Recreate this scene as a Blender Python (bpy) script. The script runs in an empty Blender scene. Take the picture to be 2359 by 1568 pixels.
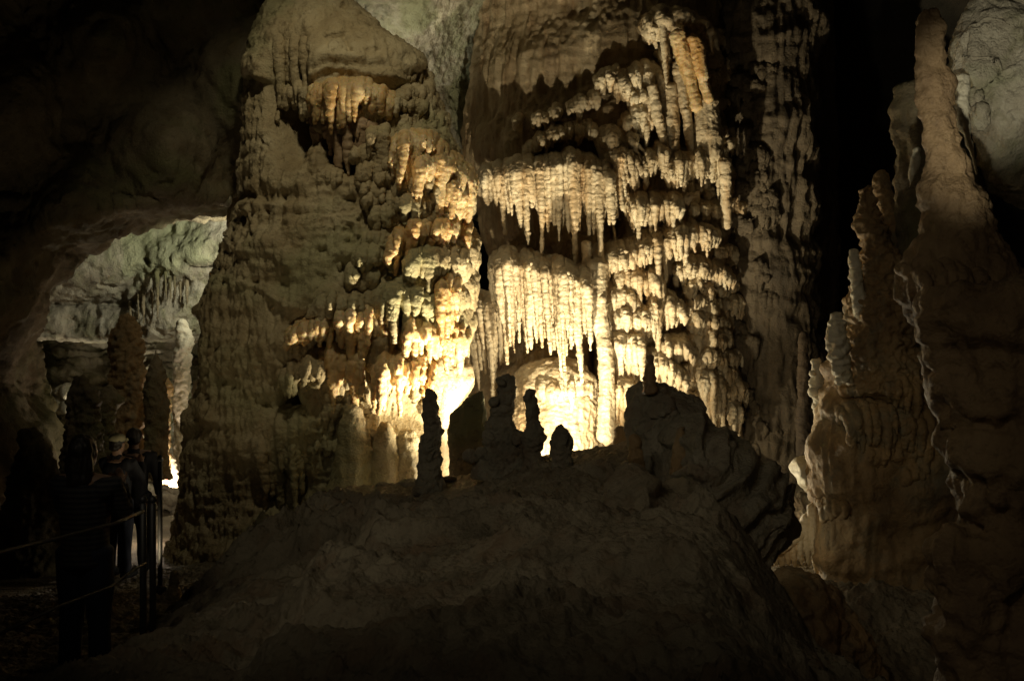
import bpy, bmesh, math, random
import numpy as np
F=2292.0
rnd=random.Random(7)
col=bpy.context.scene.collection
sc=bpy.context.scene
# ------------------------------------------------------------ helpers
def V(vx,vy,Y): return np.array([(vx-1179.0)/F*Y, Y, (784.0-vy)/F*Y])
def lerp(a,b,t): return a+(b-a)*t
def sst(a,b,x):
    t=np.clip((x-a)/(b-a),0,1); return t*t*(3-2*t)
_r=np.random.RandomState(3)
_G=_r.normal(size=(256,3)); _G/=np.linalg.norm(_G,axis=1)[:,None]
_PM=_r.permutation(256)
def pn(P,seed=0):
    i=np.floor(P).astype(np.int64); f=P-i
    u=f*f*f*(f*(f*6-15)+10); out=np.zeros(len(P))
    for dx in (0,1):
        wx=u[:,0] if dx else 1-u[:,0]
        hx=_PM[(i[:,0]+dx+seed*17)&255]
        for dy in (0,1):
            wy=u[:,1] if dy else 1-u[:,1]
            hy=_PM[(hx+i[:,1]+dy)&255]
            for dz in (0,1):
                wz=u[:,2] if dz else 1-u[:,2]
                h=_PM[(hy+i[:,2]+dz)&255]; g=_G[h]
                out+=wx*wy*wz*(g[:,0]*(f[:,0]-dx)+g[:,1]*(f[:,1]-dy)+g[:,2]*(f[:,2]-dz))
    return out*1.6
def fbm(P,o=3,seed=0):
    a=1.0; s=np.zeros(len(P)); t=0
    for k in range(o):
        s+=a*pn(P*(2.03**k)+k*7.3,seed+k); t+=a; a*=.5
    return s/t
def S(P,x,y=None,z=None):
    return P*np.array([x,x if y is None else y,x if z is None else z])
def rid(P,o=2,seed=0):
    return 1-2*np.abs(fbm(P,o,seed))
class MB:
    def __init__(s): s.v=[]; s.f=[]; s.n=0
    def add(s,v,f):
        v=np.asarray(v,float); s.v.append(v)
        n=s.n; s.f+= [tuple(i+n for i in q) for q in f]; s.n+=len(v)
    def tube(s,pts,rads,seg=9,flat=1.0,ref=None):
        pts=np.asarray(pts,float); rads=np.asarray(rads,float); n=len(pts)
        T=np.gradient(pts,axis=0); T/=np.linalg.norm(T,axis=1)[:,None]+1e-9
        if ref is None:
            m=np.abs(pts[-1]-pts[0]); ref=np.eye(3)[int(np.argmin(m))]
        A=np.cross(T,ref); A/=np.linalg.norm(A,axis=1)[:,None]+1e-9
        B=np.cross(T,A)
        an=np.linspace(0,2*math.pi,seg,endpoint=False)
        ring=pts[:,None,:]+rads[:,None,None]*(np.cos(an)[None,:,None]*A[:,None,:]*flat+np.sin(an)[None,:,None]*B[:,None,:])
        v=ring.reshape(-1,3)
        e0=pts[0]-T[0]*rads[0]*.7; e1=pts[-1]+T[-1]*rads[-1]*.8
        v=np.vstack([v,e0,e1]); f=[]
        for i in range(n-1):
            for j in range(seg):
                k=(j+1)%seg
                f.append((i*seg+j,i*seg+k,(i+1)*seg+k,(i+1)*seg+j))
        a=n*seg
        for j in range(seg):
            k=(j+1)%seg
            f.append((a,k,j)); f.append((a+1,(n-1)*seg+j,(n-1)*seg+k))
        s.add(v,f)
    def ell(s,c,r,seg=10,rg=7):
        r=np.array([r]*3) if np.isscalar(r) else np.asarray(r)
        v=[np.array([0,0,1.0])]
        for i in range(1,rg):
            t=math.pi*i/rg
            for j in range(seg):
                p=2*math.pi*j/seg; v.append(np.array([math.sin(t)*math.cos(p),math.sin(t)*math.sin(p),math.cos(t)]))
        v.append(np.array([0,0,-1.0])); v=np.array(v)*r+np.asarray(c); f=[]
        for j in range(seg):
            k=(j+1)%seg; f.append((0,1+j,1+k))
            for i in range(rg-2):
                a=1+i*seg; f.append((a+j,a+seg+j,a+seg+k,a+k))
            a=1+(rg-2)*seg; f.append((a+j,len(v)-1,a+k))
        s.add(v,f)
    def loft(s,rows,Y,dr=0.8,seg=40,sub=1):
        """rows (vy,vxL,vxR[,Y]) silhouettes, elliptical plan"""
        R=[(r[0],r[1],r[2],(r[3] if len(r)>3 else Y)) for r in rows]; R=np.array(R,float)
        if sub>1:
            t=np.linspace(0,len(R)-1,(len(R)-1)*sub+1); R=np.stack([np.interp(t,np.arange(len(R)),R[:,k]) for k in range(4)],1)
        v=[]
        an=np.linspace(0,2*math.pi,seg,endpoint=False)
        for vy,a,b,y in R:
            c=V((a+b)/2,vy,y); rx=abs(b-a)/2/F*y
            v.append(np.stack([c[0]+rx*np.cos(an),c[1]+rx*dr*np.sin(an),np.full(seg,c[2])],1))
        n=len(v); v=np.vstack(v); c0=v[:seg].mean(0); c1=v[-seg:].mean(0); v=np.vstack([v,c0,c1]); f=[]
        for i in range(n-1):
            for j in range(seg):
                k=(j+1)%seg; f.append((i*seg+j,(i+1)*seg+j,(i+1)*seg+k,i*seg+k))
        for j in range(seg):
            k=(j+1)%seg; f.append((n*seg,j,k)); f.append((n*seg+1,(n-1)*seg+k,(n-1)*seg+j))
        s.add(v,f)
    def patch(s,rows,Yf,th,nu=60,nv=60):
        """closed slab: rows (vy,vxL,vxR); front depth Yf(vx,vy,u)"""
        R=np.array(rows,float); vy=np.linspace(R[0,0],R[-1,0],nv)
        L=np.interp(vy,R[:,0],R[:,1]); Rr=np.interp(vy,R[:,0],R[:,2]); u=np.linspace(0,1,nu)
        fr=[];bk=[]
        for j in range(nv):
            for i in range(nu):
                x=lerp(L[j],Rr[j],u[i]); y=Yf(x,vy[j],u[i]); p=V(x,vy[j],y); fr.append(p)
                q=p.copy(); q[1]+=th; bk.append(q)
        n=nu*nv; f=[]
        for j in range(nv-1):
            for i in range(nu-1):
                a=j*nu+i; q=(a,a+nu,a+nu+1,a+1); f.append(q); f.append(tuple(n+z for z in q[::-1]))
        for i in range(nu-1):
            f.append((i,i+1,n+i+1,n+i)); a=(nv-1)*nu+i; f.append((a+1,a,n+a,n+a+1))
        for j in range(nv-1):
            a=j*nu; f.append((a+nu,a,n+a,n+a+nu)); a=j*nu+nu-1; f.append((a,a+nu,n+a+nu,n+a))
        s.add(np.array(fr+bk),f)
def tagit(o,label=None,cat=None,group=None,kind=None):
    if label: o['label']=label
    if cat: o['category']=cat
    if group: o['group']=group
    if kind: o['kind']=kind
    return o
def empty(name,loc,label,cat,group=None):
    o=bpy.data.objects.new(name,None); o.empty_display_size=.2; o.location=tuple(loc); col.objects.link(o)
    return tagit(o,label,cat,group)
def link(name,v,f,mat,parent=None,smooth=True,loc=None):
    me=bpy.data.meshes.new(name); off=np.array(parent.location) if parent else (np.array(loc) if loc is not None else np.zeros(3))
    if parent and parent.parent: off=off+np.array(parent.parent.location)
    v=np.asarray(v,float)-off
    me.from_pydata(v.tolist(),[],f); me.update()
    if smooth: me.polygons.foreach_set('use_smooth',[True]*len(me.polygons))
    me.materials.append(mat); o=bpy.data.objects.new(name,me); col.objects.link(o)
    if parent: o.parent=parent
    elif loc is not None: o.location=tuple(loc)
    return o
NV=0
def solid(name,mb,vox,mat,parent=None,disp=None,sm=1,loc=None):
    """fuse the overlapping shapes to one skin, then carve it with noise"""
    global NV
    me=bpy.data.meshes.new('t'); me.from_pydata(np.vstack(mb.v).tolist(),[],mb.f); me.update()
    t=bpy.data.objects.new('t',me); col.objects.link(t)
    m=t.modifiers.new('r','REMESH'); m.mode='VOXEL'; m.voxel_size=vox; m.use_smooth_shade=True
    if sm:
        k=t.modifiers.new('s','SMOOTH'); k.iterations=sm; k.factor=.5
    dg=bpy.context.evaluated_depsgraph_get(); nm=bpy.data.meshes.new_from_object(t.evaluated_get(dg))
    bpy.data.objects.remove(t); bpy.data.meshes.remove(me)
    n=len(nm.vertices); ne=len(nm.edges); E=np.empty(ne*2,np.int64); nm.edges.foreach_get('vertices',E); E=E.reshape(-1,2)
    lab=np.arange(n)
    for _ in range(400):
        mn=np.minimum(lab[E[:,0]],lab[E[:,1]]); old=lab.copy(); np.minimum.at(lab,E[:,0],mn); np.minimum.at(lab,E[:,1],mn); lab=lab[lab]
        if (lab==old).all(): break
    u,ct=np.unique(lab,return_counts=True)
    if len(u)>1:
        small=u[ct<max(.02*n,1)]; bad=np.nonzero(np.isin(lab,small))[0]
        if len(bad):
            bm=bmesh.new(); bm.from_mesh(nm); bm.verts.ensure_lookup_table(); bmesh.ops.delete(bm,geom=[bm.verts[i] for i in bad],context='VERTS'); bm.to_mesh(nm); bm.free(); n=len(nm.vertices)
    P=np.empty(n*3); nm.vertices.foreach_get('co',P); P=P.reshape(-1,3)
    if disp is not None:
        N=np.empty(n*3); nm.vertex_normals.foreach_get('vector',N); N=N.reshape(-1,3)
        D=disp(P,N); P=P+(N*D[:,None] if D.ndim==1 else D)
    off=np.zeros(3)
    if parent is not None:
        off=np.array(parent.location)
    elif loc is not None: off=np.array(loc)
    P=P-off
    nm.vertices.foreach_set('co',P.ravel()); nm.name=name; nm.update()
    nm.materials.clear(); nm.materials.append(mat); o=bpy.data.objects.new(name,nm); col.objects.link(o)
    if parent is not None: o.parent=parent
    elif loc is not None: o.location=tuple(loc)
    NV+=n
    return o
# displacement recipes -------------------------------------------------
def d_drape(a=1.0,seed=0):
    def f(P,N):
        fl=rid(S(P,7,7,.9),2,seed)*.018+rid(S(P,3,3,1.3),2,seed+8)*.02
        bd=pn(S(P,4,4,34),seed+3)*.006+pn(S(P,3,3,9),seed+6)*.010
        return a*(fl+bd+fbm(P*19,3,seed+5)*.022)
    return f
def d_mass(a=1.0,seed=0,big=.10):
    def f(P,N):
        b=fbm(P*1.1,3,seed)*big
        fl=rid(S(P,6,6,.8),3,seed+2)*.04
        lum=(1-np.abs(pn(S(P,5.5,5.5,2.2),seed+4)))**2*.035
        # drips: little lips that step outward downwards
        st=pn(S(P,2.5,2.5,9),seed+9)*.03
        return a*(b+fl+lum+st+fbm(P*18,3,seed+6)*.028)
    return f
def d_rock(a=1.0,seed=0,big=.25):
    def f(P,N):
        return a*(fbm(P*.7,3,seed)*big+rid(P*2.1,3,seed+2)*.07+fbm(P*9,3,seed+5)*.035)
    return f
def d_layer(a=1.0,seed=0,ang=.55):
    def f(P,N):
        q=P[:,2]*math.cos(ang)-P[:,0]*math.sin(ang)+pn(P*1.3,seed)*.12
        Q=np.stack([P[:,0]*.9,P[:,1]*.9,q*7.5],1)
        st=pn(Q,seed+1); st=np.tanh(st*4)*.045
        return a*(st*1.5+np.tanh(pn(Q*2.1,seed+9)*5)*.016+fbm(P*1.5,2,seed+3)*.12+fbm(P*12,3,seed+4)*.035)
    return f
def d_bead(a=1.0,f0=7,seed=0):
    def f(P,N):
        return a*((1-np.abs(pn(S(P,1.6,1.6,f0),seed))*1.9)*.03*sst(-.25,.3,pn(P*2.5,seed+11))+fbm(P*4,2,seed+7)*.08+rid(P*7,2,seed+12)*.025+fbm(P*16,3,seed+2)*.06)
    return f
def chisel(inner,seed=0,k=16,q=.9,soft=.12):
    """break faces off a block along random planes, then roughen it"""
    def f(P,N):
        R=np.random.RandomState(seed); Q=P.copy()
        for i in range(k):
            n=R.normal(size=3); n[1]=-abs(n[1]) if R.rand()<.8 else n[1]; n/=np.linalg.norm(n)
            pr=Q@n; m=np.quantile(pr,min(.995,q+R.uniform(-.05,.07))); Q-=n*(np.maximum(0,pr-m)*(1-soft))[:,None]
        return Q-P+N*inner(P,N)[:,None]
    return f
def surf(rows,Y,dr):
    rr=np.array(rows,float)
    def g(x,y):
        a=np.interp(y,rr[:,0],rr[:,1]); b=np.interp(y,rr[:,0],rr[:,2]); c=(a+b)/2; w=(b-a)/2; u=min(.97,abs(x-c)/w); return Y-dr*w/F*Y*math.sqrt(1-u*u)
    g.rows=rr; return g
# ------------------------------------------------------------ materials
def stone(name,c1,c2,c3,sc1=1.5,rough=.55,bump=.35,stain=None,spec=.4,sss=0,vert=False,green=None,bscale=1.0):
    m=bpy.data.materials.new(name); m.use_nodes=True; nt=m.node_tree; N=nt.nodes; L=nt.links
    b=N['Principled BSDF']; tc=N.new('ShaderNodeNewGeometry')
    def noise(s,det=5,dist=0,vec=None,rg=.6):
        n=N.new('ShaderNodeTexNoise'); n.inputs['Scale'].default_value=s; n.inputs['Detail'].default_value=det
        n.inputs['Roughness'].default_value=rg; n.inputs['Distortion'].default_value=dist
        L.new(vec or tc.outputs['Position'],n.inputs['Vector']); return n
    mp=N.new('ShaderNodeMapping'); mp.inputs['Scale'].default_value=(1,1,.22 if vert else .7); L.new(tc.outputs['Position'],mp.inputs['Vector'])
    n1=noise(sc1,7,.4,mp.outputs[0],.65); r=N.new('ShaderNodeValToRGB'); L.new(n1.outputs['Fac'],r.inputs['Fac'])
    e=r.color_ramp.elements; e[0].position=.33; e[0].color=(*c1,1); e[1].position=.68; e[1].color=(*c3,1)
    q=e.new(.5); q.color=(*c2,1)
    out=r.outputs['Color']
    def mixin(colr,s,lo,hi,amt,vec=None):
        nonlocal out
        n=noise(s,6,.6,vec); rr=N.new('ShaderNodeMapRange'); rr.inputs['From Min'].default_value=lo; rr.inputs['From Max'].default_value=hi; rr.inputs['To Max'].default_value=amt
        L.new(n.outputs['Fac'],rr.inputs['Value']); mx=N.new('ShaderNodeMix'); mx.data_type='RGBA'
        L.new(rr.outputs[0],mx.inputs['Factor']); L.new(out,mx.inputs['A']); mx.inputs['B'].default_value=(*colr,1); out=mx.outputs['Result']
    if stain: mixin(stain,3.1,.5,.68,.8,mp.outputs[0])
    if green: mixin(green,.55,.5,.62,.7)
    mixin(tuple(x*.45 for x in c1),14,.56,.72,.6)
    L.new(out,b.inputs['Base Color'])
    rr=N.new('ShaderNodeMapRange'); rr.inputs['To Min'].default_value=rough-.15; rr.inputs['To Max'].default_value=rough+.2
    n3=noise(5,4); L.new(n3.outputs['Fac'],rr.inputs['Value']); L.new(rr.outputs[0],b.inputs['Roughness'])
    b.inputs['Specular IOR Level'].default_value=spec
    if sss:
        b.inputs['Subsurface Weight'].default_value=sss; b.inputs['Subsurface Radius'].default_value=(1,.42,.12); b.inputs['Subsurface Scale'].default_value=.09
    nb=noise(22*bscale,8,.2,None,.7); v=N.new('ShaderNodeTexVoronoi'); v.inputs['Scale'].default_value=34*bscale; L.new(tc.outputs['Position'],v.inputs['Vector'])
    ad=N.new('ShaderNodeMath'); ad.operation='MULTIPLY_ADD'; L.new(v.outputs['Distance'],ad.inputs[0]); ad.inputs[1].default_value=-.35; L.new(nb.outputs['Fac'],ad.inputs[2])
    bp=N.new('ShaderNodeBump'); bp.inputs['Strength'].default_value=bump; bp.inputs['Distance'].default_value=.04; L.new(ad.outputs[0],bp.inputs['Height']); L.new(bp.outputs[0],b.inputs['Normal'])
    return m
def plain(name,c,rough=.6,metal=0,noise=0):
    m=bpy.data.materials.new(name); m.use_nodes=True; b=m.node_tree.nodes['Principled BSDF']
    b.inputs['Base Color'].default_value=(*c,1); b.inputs['Roughness'].default_value=rough; b.inputs['Metallic'].default_value=metal
    n=m.node_tree.nodes.new('ShaderNodeTexNoise'); n.inputs['Scale'].default_value=40
    bp=m.node_tree.nodes.new('ShaderNodeBump'); bp.inputs['Strength'].default_value=.15; bp.inputs['Distance'].default_value=.01
    m.node_tree.links.new(n.outputs['Fac'],bp.inputs['Height']); m.node_tree.links.new(bp.outputs[0],b.inputs['Normal'])
    return m
M_CAL=stone('cream_calcite',(.36,.27,.155),(.56,.455,.295),(.70,.61,.43),2.6,.38,.5,stain=(.50,.33,.16),vert=True,spec=.45)
M_COL=stone('column_calcite',(.28,.21,.11),(.41,.325,.185),(.51,.425,.265),1.6,.55,.6,stain=(.33,.25,.13),green=(.33,.31,.16),vert=False,spec=.35)
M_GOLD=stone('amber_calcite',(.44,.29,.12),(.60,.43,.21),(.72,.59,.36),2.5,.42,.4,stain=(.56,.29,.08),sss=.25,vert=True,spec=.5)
M_RED=stone('rusty_calcite',(.20,.125,.065),(.30,.20,.11),(.36,.26,.15),3,.5,.4,vert=True)
M_SHADE=stone('shaded_flutes',(.05,.036,.022),(.085,.06,.036),(.12,.09,.055),2,.8,.6,vert=True)  # shade beside the lit wall put into the colour, for column and pole
M_GREY=stone('grey_limestone',(.22,.19,.14),(.37,.33,.25),(.50,.46,.37),2.2,.75,.8,stain=(.20,.19,.11),green=(.30,.32,.18))
M_BRN=stone('brown_limestone',(.09,.072,.042),(.17,.135,.08),(.25,.205,.13),1.3,.8,.6,stain=(.14,.10,.05),green=(.14,.14,.06))
M_FLOOR=stone('floor_flowstone',(.14,.115,.075),(.24,.20,.135),(.34,.29,.20),1.4,.7,.8,stain=(.20,.135,.08))
M_BLD=stone('boulder_stone',(.15,.13,.095),(.26,.23,.165),(.36,.32,.24),2.2,.8,.9,stain=(.20,.14,.09))
M_ORG=stone('orange_flowstone',(.18,.115,.055),(.30,.20,.095),(.38,.28,.155),1.8,.6,.6,stain=(.16,.145,.10))
M_WHT=stone('white_calcite',(.42,.38,.28),(.6,.55,.42),(.74,.69,.55),2.5,.6,.5,stain=(.40,.32,.18))
# ------------------------------------------------------------ ground
CX=[-6,-2.6,-2.1,-1.82,-.86,-.475,.1,.58,1.06,1.3,1.75,2.3,3.2,6]
CZ=[-2.4,-1.9,-1.73,-1.59,-1.52,-1.445,-1.27,-1.19,-1.13,-1.07,-1.25,-2.3,-2.6,-2.6]
def gz(X,Y):
    cr=np.interp(X,CX,CZ); t=np.clip((Y-3.2)/7.8,0,1)
    m=lerp(-1.40+.02*X,cr,t**1.1)
    m=m-.10*np.sin(t*math.pi)
    m+=.26*sst(-1.35,-1.05,X+.12*np.sin(Y*2.3)+.05*np.sin(Y*7))*sst(8.6,7.7,Y)*sst(3.0,4.4,Y)-.14*sst(8.8,7.6,Y)
    m+=.10*sst(-.2,.15,X-.25*(Y-6)+.12*np.sin(Y*3.1))*sst(7.2,6.4,Y)-.12*sst(.2,.9,X-.2*(Y-8))*sst(9.6,8.9,Y)*sst(6.5,7.4,Y)
    m-= .75*sst(1.0,1.9,X-.25*np.sin(Y*1.1))*sst(9.8,8.0,Y)
    low=np.full_like(X,-2.55); z=lerp(m,low,sst(11.0,12.1,Y))
    path=-2.1-.115*(Y-6); path=np.clip(path,-3.4,-1.5)
    w=sst(-1.95,-3.0,X+.15*np.sin(Y*1.7)); z=lerp(z,path,w)
    z=lerp(z,-3.2,sst(18,22,Y))
    return z
def make_ground():
    xs=np.concatenate([np.linspace(-22,-5,50)[:-1],np.linspace(-5,4.5,640),np.linspace(4.5,22,60)[1:]])
    ys=np.concatenate([np.linspace(-9,2.4,40)[:-1],np.linspace(2.4,12.6,620),np.linspace(12.6,34,120)[1:]])
    X,Y=np.meshgrid(xs,ys); X=X.ravel(); Y=Y.ravel(); Z=gz(X,Y)
    P=np.stack([X,Y,Z],1); P0=np.stack([X,Y,Z*0],1)
    w=1-sst(-1.95,-3.0,X)*.7
    tm=sst(-.6,-1.0,X)*sst(6.8,7.6,Y)*sst(10.8,10.2,Y)
    Q=P0.copy(); Q[:,0]+=pn(P0*.9,41)*.5; Q[:,1]+=pn(P0*.9,42)*.5
    big=fbm(S(Q,1.1,1.5,1),3,40)*.20
    rim=rid(S(Q,1.3,2.4,1),4,44)*.08*(.4+.6*sst(-.2,.3,pn(Q*.5,50)))+np.tanh(pn(S(Q,.8,1.7,1),48)*6)*.06+tm*np.tanh(pn(S(Q,1.6,4.0,1),52)*6)*.075+tm*(1-np.abs(pn(S(Q,6,9,1),53)))**3*.06
    bl=((1-np.abs(pn(S(Q,4.5,6.5,1),45)))**3*.08+(1-np.abs(pn(S(Q,11,14,1),49)))**3*.035)*(.35+.65*sst(-.15,.25,pn(Q*.8,51)))
    fine=fbm(P0*15,4,46)*.045
    cr=1-.8*np.exp(-((Y-10.9)/1.1)**2); rim=rim*cr; bl=(bl-.05)*cr; big=big*cr; Z=Z-.05*np.exp(-((Y-11)/1.0)**2)
    Z=Z+w*(big*.8*(1-.7*np.exp(-((Y-11)/.6)**2))+rim+bl)+fine
    nx=len(xs); ny=len(ys); i=np.arange(nx*ny).reshape(ny,nx)
    f=np.stack([i[:-1,:-1],i[:-1,1:],i[1:,1:],i[1:,:-1]],-1).reshape(-1,4)
    me=bpy.data.meshes.new('ground'); n=nx*ny
    me.vertices.add(n); me.vertices.foreach_set('co',np.stack([X,Y,Z],1).ravel())
    me.loops.add(len(f)*4); me.loops.foreach_set('vertex_index',f.ravel()); me.polygons.add(len(f))
    me.polygons.foreach_set('loop_start',np.arange(len(f))*4); me.update(calc_edges=True)
    me.polygons.foreach_set('use_smooth',[True]*len(f)); me.materials.append(M_FLOOR)
    o=bpy.data.objects.new('ground',me); col.objects.link(o); tagit(o,kind='structure')
make_ground()
# ------------------------------------------------------------ cave shell
def shell():
    # wide vault closing the chamber on the far side and overhead
    nu,nv=150,90; v=[];f=[]
    for j in range(nv+1):
        t=j/nv; el=lerp(-.35,math.pi*.62,t)
        for i in range(nu+1):
            a=lerp(-.35,math.pi+.35,i/nu)
            v.append((math.cos(a)*19*math.cos(el)+0, 2+math.sin(a)*27*max(math.cos(el),-.6), -1+math.sin(el)*13))
    v=np.array(v)
    for j in range(nv):
        for i in range(nu):
            a=j*(nu+1)+i; f.append((a,a+1,a+nu+2,a+nu+1))
    d=v/np.linalg.norm(v,axis=1)[:,None]
    v=v-d*(fbm(v*.3,3,60)*1.6+fbm(v*1.1,2,61)*.5)[:,None]
    o=link('cave_wall',v,f,stone('dark_vault_rock',(.02,.017,.012),(.035,.03,.02),(.06,.05,.035),1,.85,.6)); tagit(o,kind='structure')
shell()
# near left rock wall / overhang
def lw():
    m=MB()
    rows=[(-260,-420,640),(0,-420,640),(200,-420,640),(330,-420,640),(400,-420,620),(440,-420,545),(462,-420,500),(468,-420,400),(472,-420,290),(500,-420,160),(545,-420,60),(640,-420,-20),(740,-420,-60),(800,-420,-60),(900,-420,-40),(1000,-420,0),(1100,-420,40),(1250,-420,118),(1420,-420,110),(1640,-420,110)]
    def Yf(x,y,u):
        xx=(x+420)/1060.0
        return 12.6+2.2*max(0,xx)-.9*sst(500,200,np.array(y))*0+.25*math.sin(x*.013+y*.017)+.2*math.sin(x*.021-y*.012+1)
    m.patch(rows,Yf,1.8,110,130)
    def dd(P,N): return fbm(P*.8,3,11)*.22+rid(S(P@np.array([[.9,0,-.44],[0,1,0],[.44,0,.9]]),1.6,1.6,.7),3,12)*.09+rid(S(P,6,6,2.0),3,13)*.035+fbm(P*4,3,15)*.06+fbm(P*11,4,14)*.05
    o=solid('rock_wall',m,.05,M_BRN,disp=dd,sm=1); tagit(o,kind='structure')
lw()
# rear wall between column and draperies, with the rising vault behind the column top
def rw():
    m=MB()
    rows=[(-300,560,1330),(0,640,1330),(400,800,1250),(440,850,1128),(480,900,1118)]
    m.patch(rows,lambda x,y,u:19.5+.9*math.sin(x*.012)+(x-560)*.0015-max(0,200-y)*.010,1.5,70,70)
    o=solid('rear_wall',m,.04,M_GREY,disp=lambda P,N:d_rock(.7,17,.3)(P,N)+rid(P*4,3,18)*.07+fbm(P*11,3,19)*.05); tagit(o,kind='structure')
rw()
# far left chamber: stepped ceiling and back wall
def lc():
    m=MB()
    def Yc0(x,y,u):
        lip=765+.03*(x-270)*-1
        b=17.0+(y-380)*.0022+.15*math.sin(x*.02+y*.013)+.12*math.sin(y*.045+x*.008)
        b+=.55*math.exp(-((y-612-.02*(x-450))/5.0)**2)*(1 if x>430 else 0)
        q=((x-338)/9.0)**2+((y-600)/11.0)**2; b+=.6*math.exp(-q*1.5)
        return b+.3*math.exp(-((y-700)/16.0)**2)*(1 if x<330 else .3)
    m.patch([(330,-120,720),(560,-120,720),(740,-120,720),(776,-120,720)],Yc0,1.0,160,120)
    def dd(P,N): return fbm(P*1.0,3,21)*.12+rid(S(P,3.5,3.5,1.5),3,22)*.05+fbm(P*6,3,24)*.05+rid(P*9,2,25)*.025-.09*sst(.3,.55,pn(P*3.5,26))
    o=solid('chamber_ceiling',m,.035,M_GREY,disp=dd); tagit(o,kind='structure')
    m=MB()
    m.patch([(730,-120,720),(830,-120,720),(880,-120,720),(980,-120,720),(1180,-120,720)],
      lambda x,y,u:20.6+.3*math.sin(x*.03)-(.0 if y<850 else .5)-(0 if y<900 else .6)+.1*math.sin(y*.2),1.2,120,80)
    o=solid('chamber_wall',m,.045,M_GREY,disp=lambda P,N:d_layer(1.3,23,-.12)(P,N)+rid(P*5,3,27)*.06); tagit(o,kind='structure')
lc()
# ------------------------------------------------------------ ribs and tiers
def rib(mb,vx,vy,Y,drop,h,ov,r,lean=0,back=.0,seg=8,R=rnd,tip=.3):
    """one hooked drip: out of the wall over the lip and down to a tip; drop in picture units"""
    k=Y/F; lip=V(vx,vy,Y); d=drop*k; le=lean*k
    pts=[lip+np.array([0,ov,h*1.0]),lip+np.array([0,ov*.45,h*.8]),lip+np.array([0,ov*.1,h*.35]),lip+np.array([0,0,-r*.4])]
    rr=[r*1.25,r*1.2,r*1.15,r*1.08]
    n=6
    w1=R.uniform(-1,1)*r*.5; w2=R.uniform(-1,1)*r*.5
    for i in range(1,n+1):
        t=i/n
        pts.append(lip+np.array([le*t+w1*math.sin(t*3),back*t+w2*math.sin(t*2.4),-r*.4-d*t]))
        rr.append(r*lerp(1.0,tip,t**1.3)*R.uniform(.9,1.12))
    mb.tube(pts,rr,seg,ref=np.array([1.0,0,0]))
def tier(lip,bot,Yf,sp=9,r=.05,ov=.6,h=.35,lean=0,back=0,rag=.45,seed=1,knob=.5,mb=None,jit=.08,tip=.3,lobe=46,small=.8):
    mb=mb or MB(); R=random.Random(seed); lip=np.array(lip,float)
    ln=np.concatenate([[0],np.cumsum(np.hypot(np.diff(lip[:,0]),np.diff(lip[:,1])))]); T=ln[-1]
    bs=np.array(bot,float); bt=np.linspace(0,1,len(bs))
    # the lip is a chain of uneven lobes, each bulging out and arching up
    ed=[0.0]
    while ed[-1]<T: ed.append(ed[-1]+lobe*R.uniform(.45,1.5))
    ed=np.array(ed); hs=[R.uniform(.5,1.3) for _ in ed]
    def at(q):
        k=max(0,int(np.searchsorted(ed,q)-1)); k=min(k,len(ed)-2); u=(q-ed[k])/(ed[k+1]-ed[k]); b=math.sin(math.pi*min(max(u,0),1))**.6*hs[k]
        return np.interp(q,ln,lip[:,0]),np.interp(q,ln,lip[:,1]),np.interp(q/T if T else 0,bt,bs),b
    q=0; grp=1.0
    while q<=T:
        x,y,b,bu=at(q)
        if R.random()<.3: grp=R.uniform(1-rag,1.0)
        big=R.random(); rr=r*(R.uniform(.62,.95) if big<.6 else R.uniform(.95,1.4))
        Y=Yf(x,y)-ov*(.82+.28*bu)+R.uniform(-jit,jit)
        L=(b-y); full=grp*R.uniform(.75,1.05)*(.75+.3*bu)
        if big<.35: full*=R.uniform(.4,.8)
        elif big>.93: full=R.uniform(1.1,1.3)
        dr=max(5,L*min(full,1.28))
        rib(mb,x+R.uniform(-1.5,1.5),y+5-8*bu*min(1,L/60)+R.uniform(-2,2),Y,dr,h*R.uniform(.8,1.1),ov+.15,rr,lean*R.uniform(.6,1.3),back+R.uniform(0,.06),R=R,tip=tip*R.uniform(.6,1.2))
        if R.random()<small:   # short secondary drips and crust on the brow
            px=x+R.uniform(-3,3); py=y-8*bu*min(1,L/60)+R.uniform(-3,9)
            rib(mb,px,py,Y-r*R.uniform(.3,.9),max(5,min(L*.4,R.uniform(6,24))),h*.5,ov*.5+.1,r*R.uniform(.35,.6),0,0,R=R,seg=6)
        if R.random()<knob:
            p=V(x,y-6*bu,Y)+np.array([R.uniform(-1,1)*r,R.uniform(0,1.5)*r,R.uniform(.2,1.6)*r]); mb.ell(p,np.array([1,1,.7])*r*R.uniform(.5,.95),8,6)
        q+=sp*(rr/r)*R.uniform(.75,1.15)
    return mb
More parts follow.
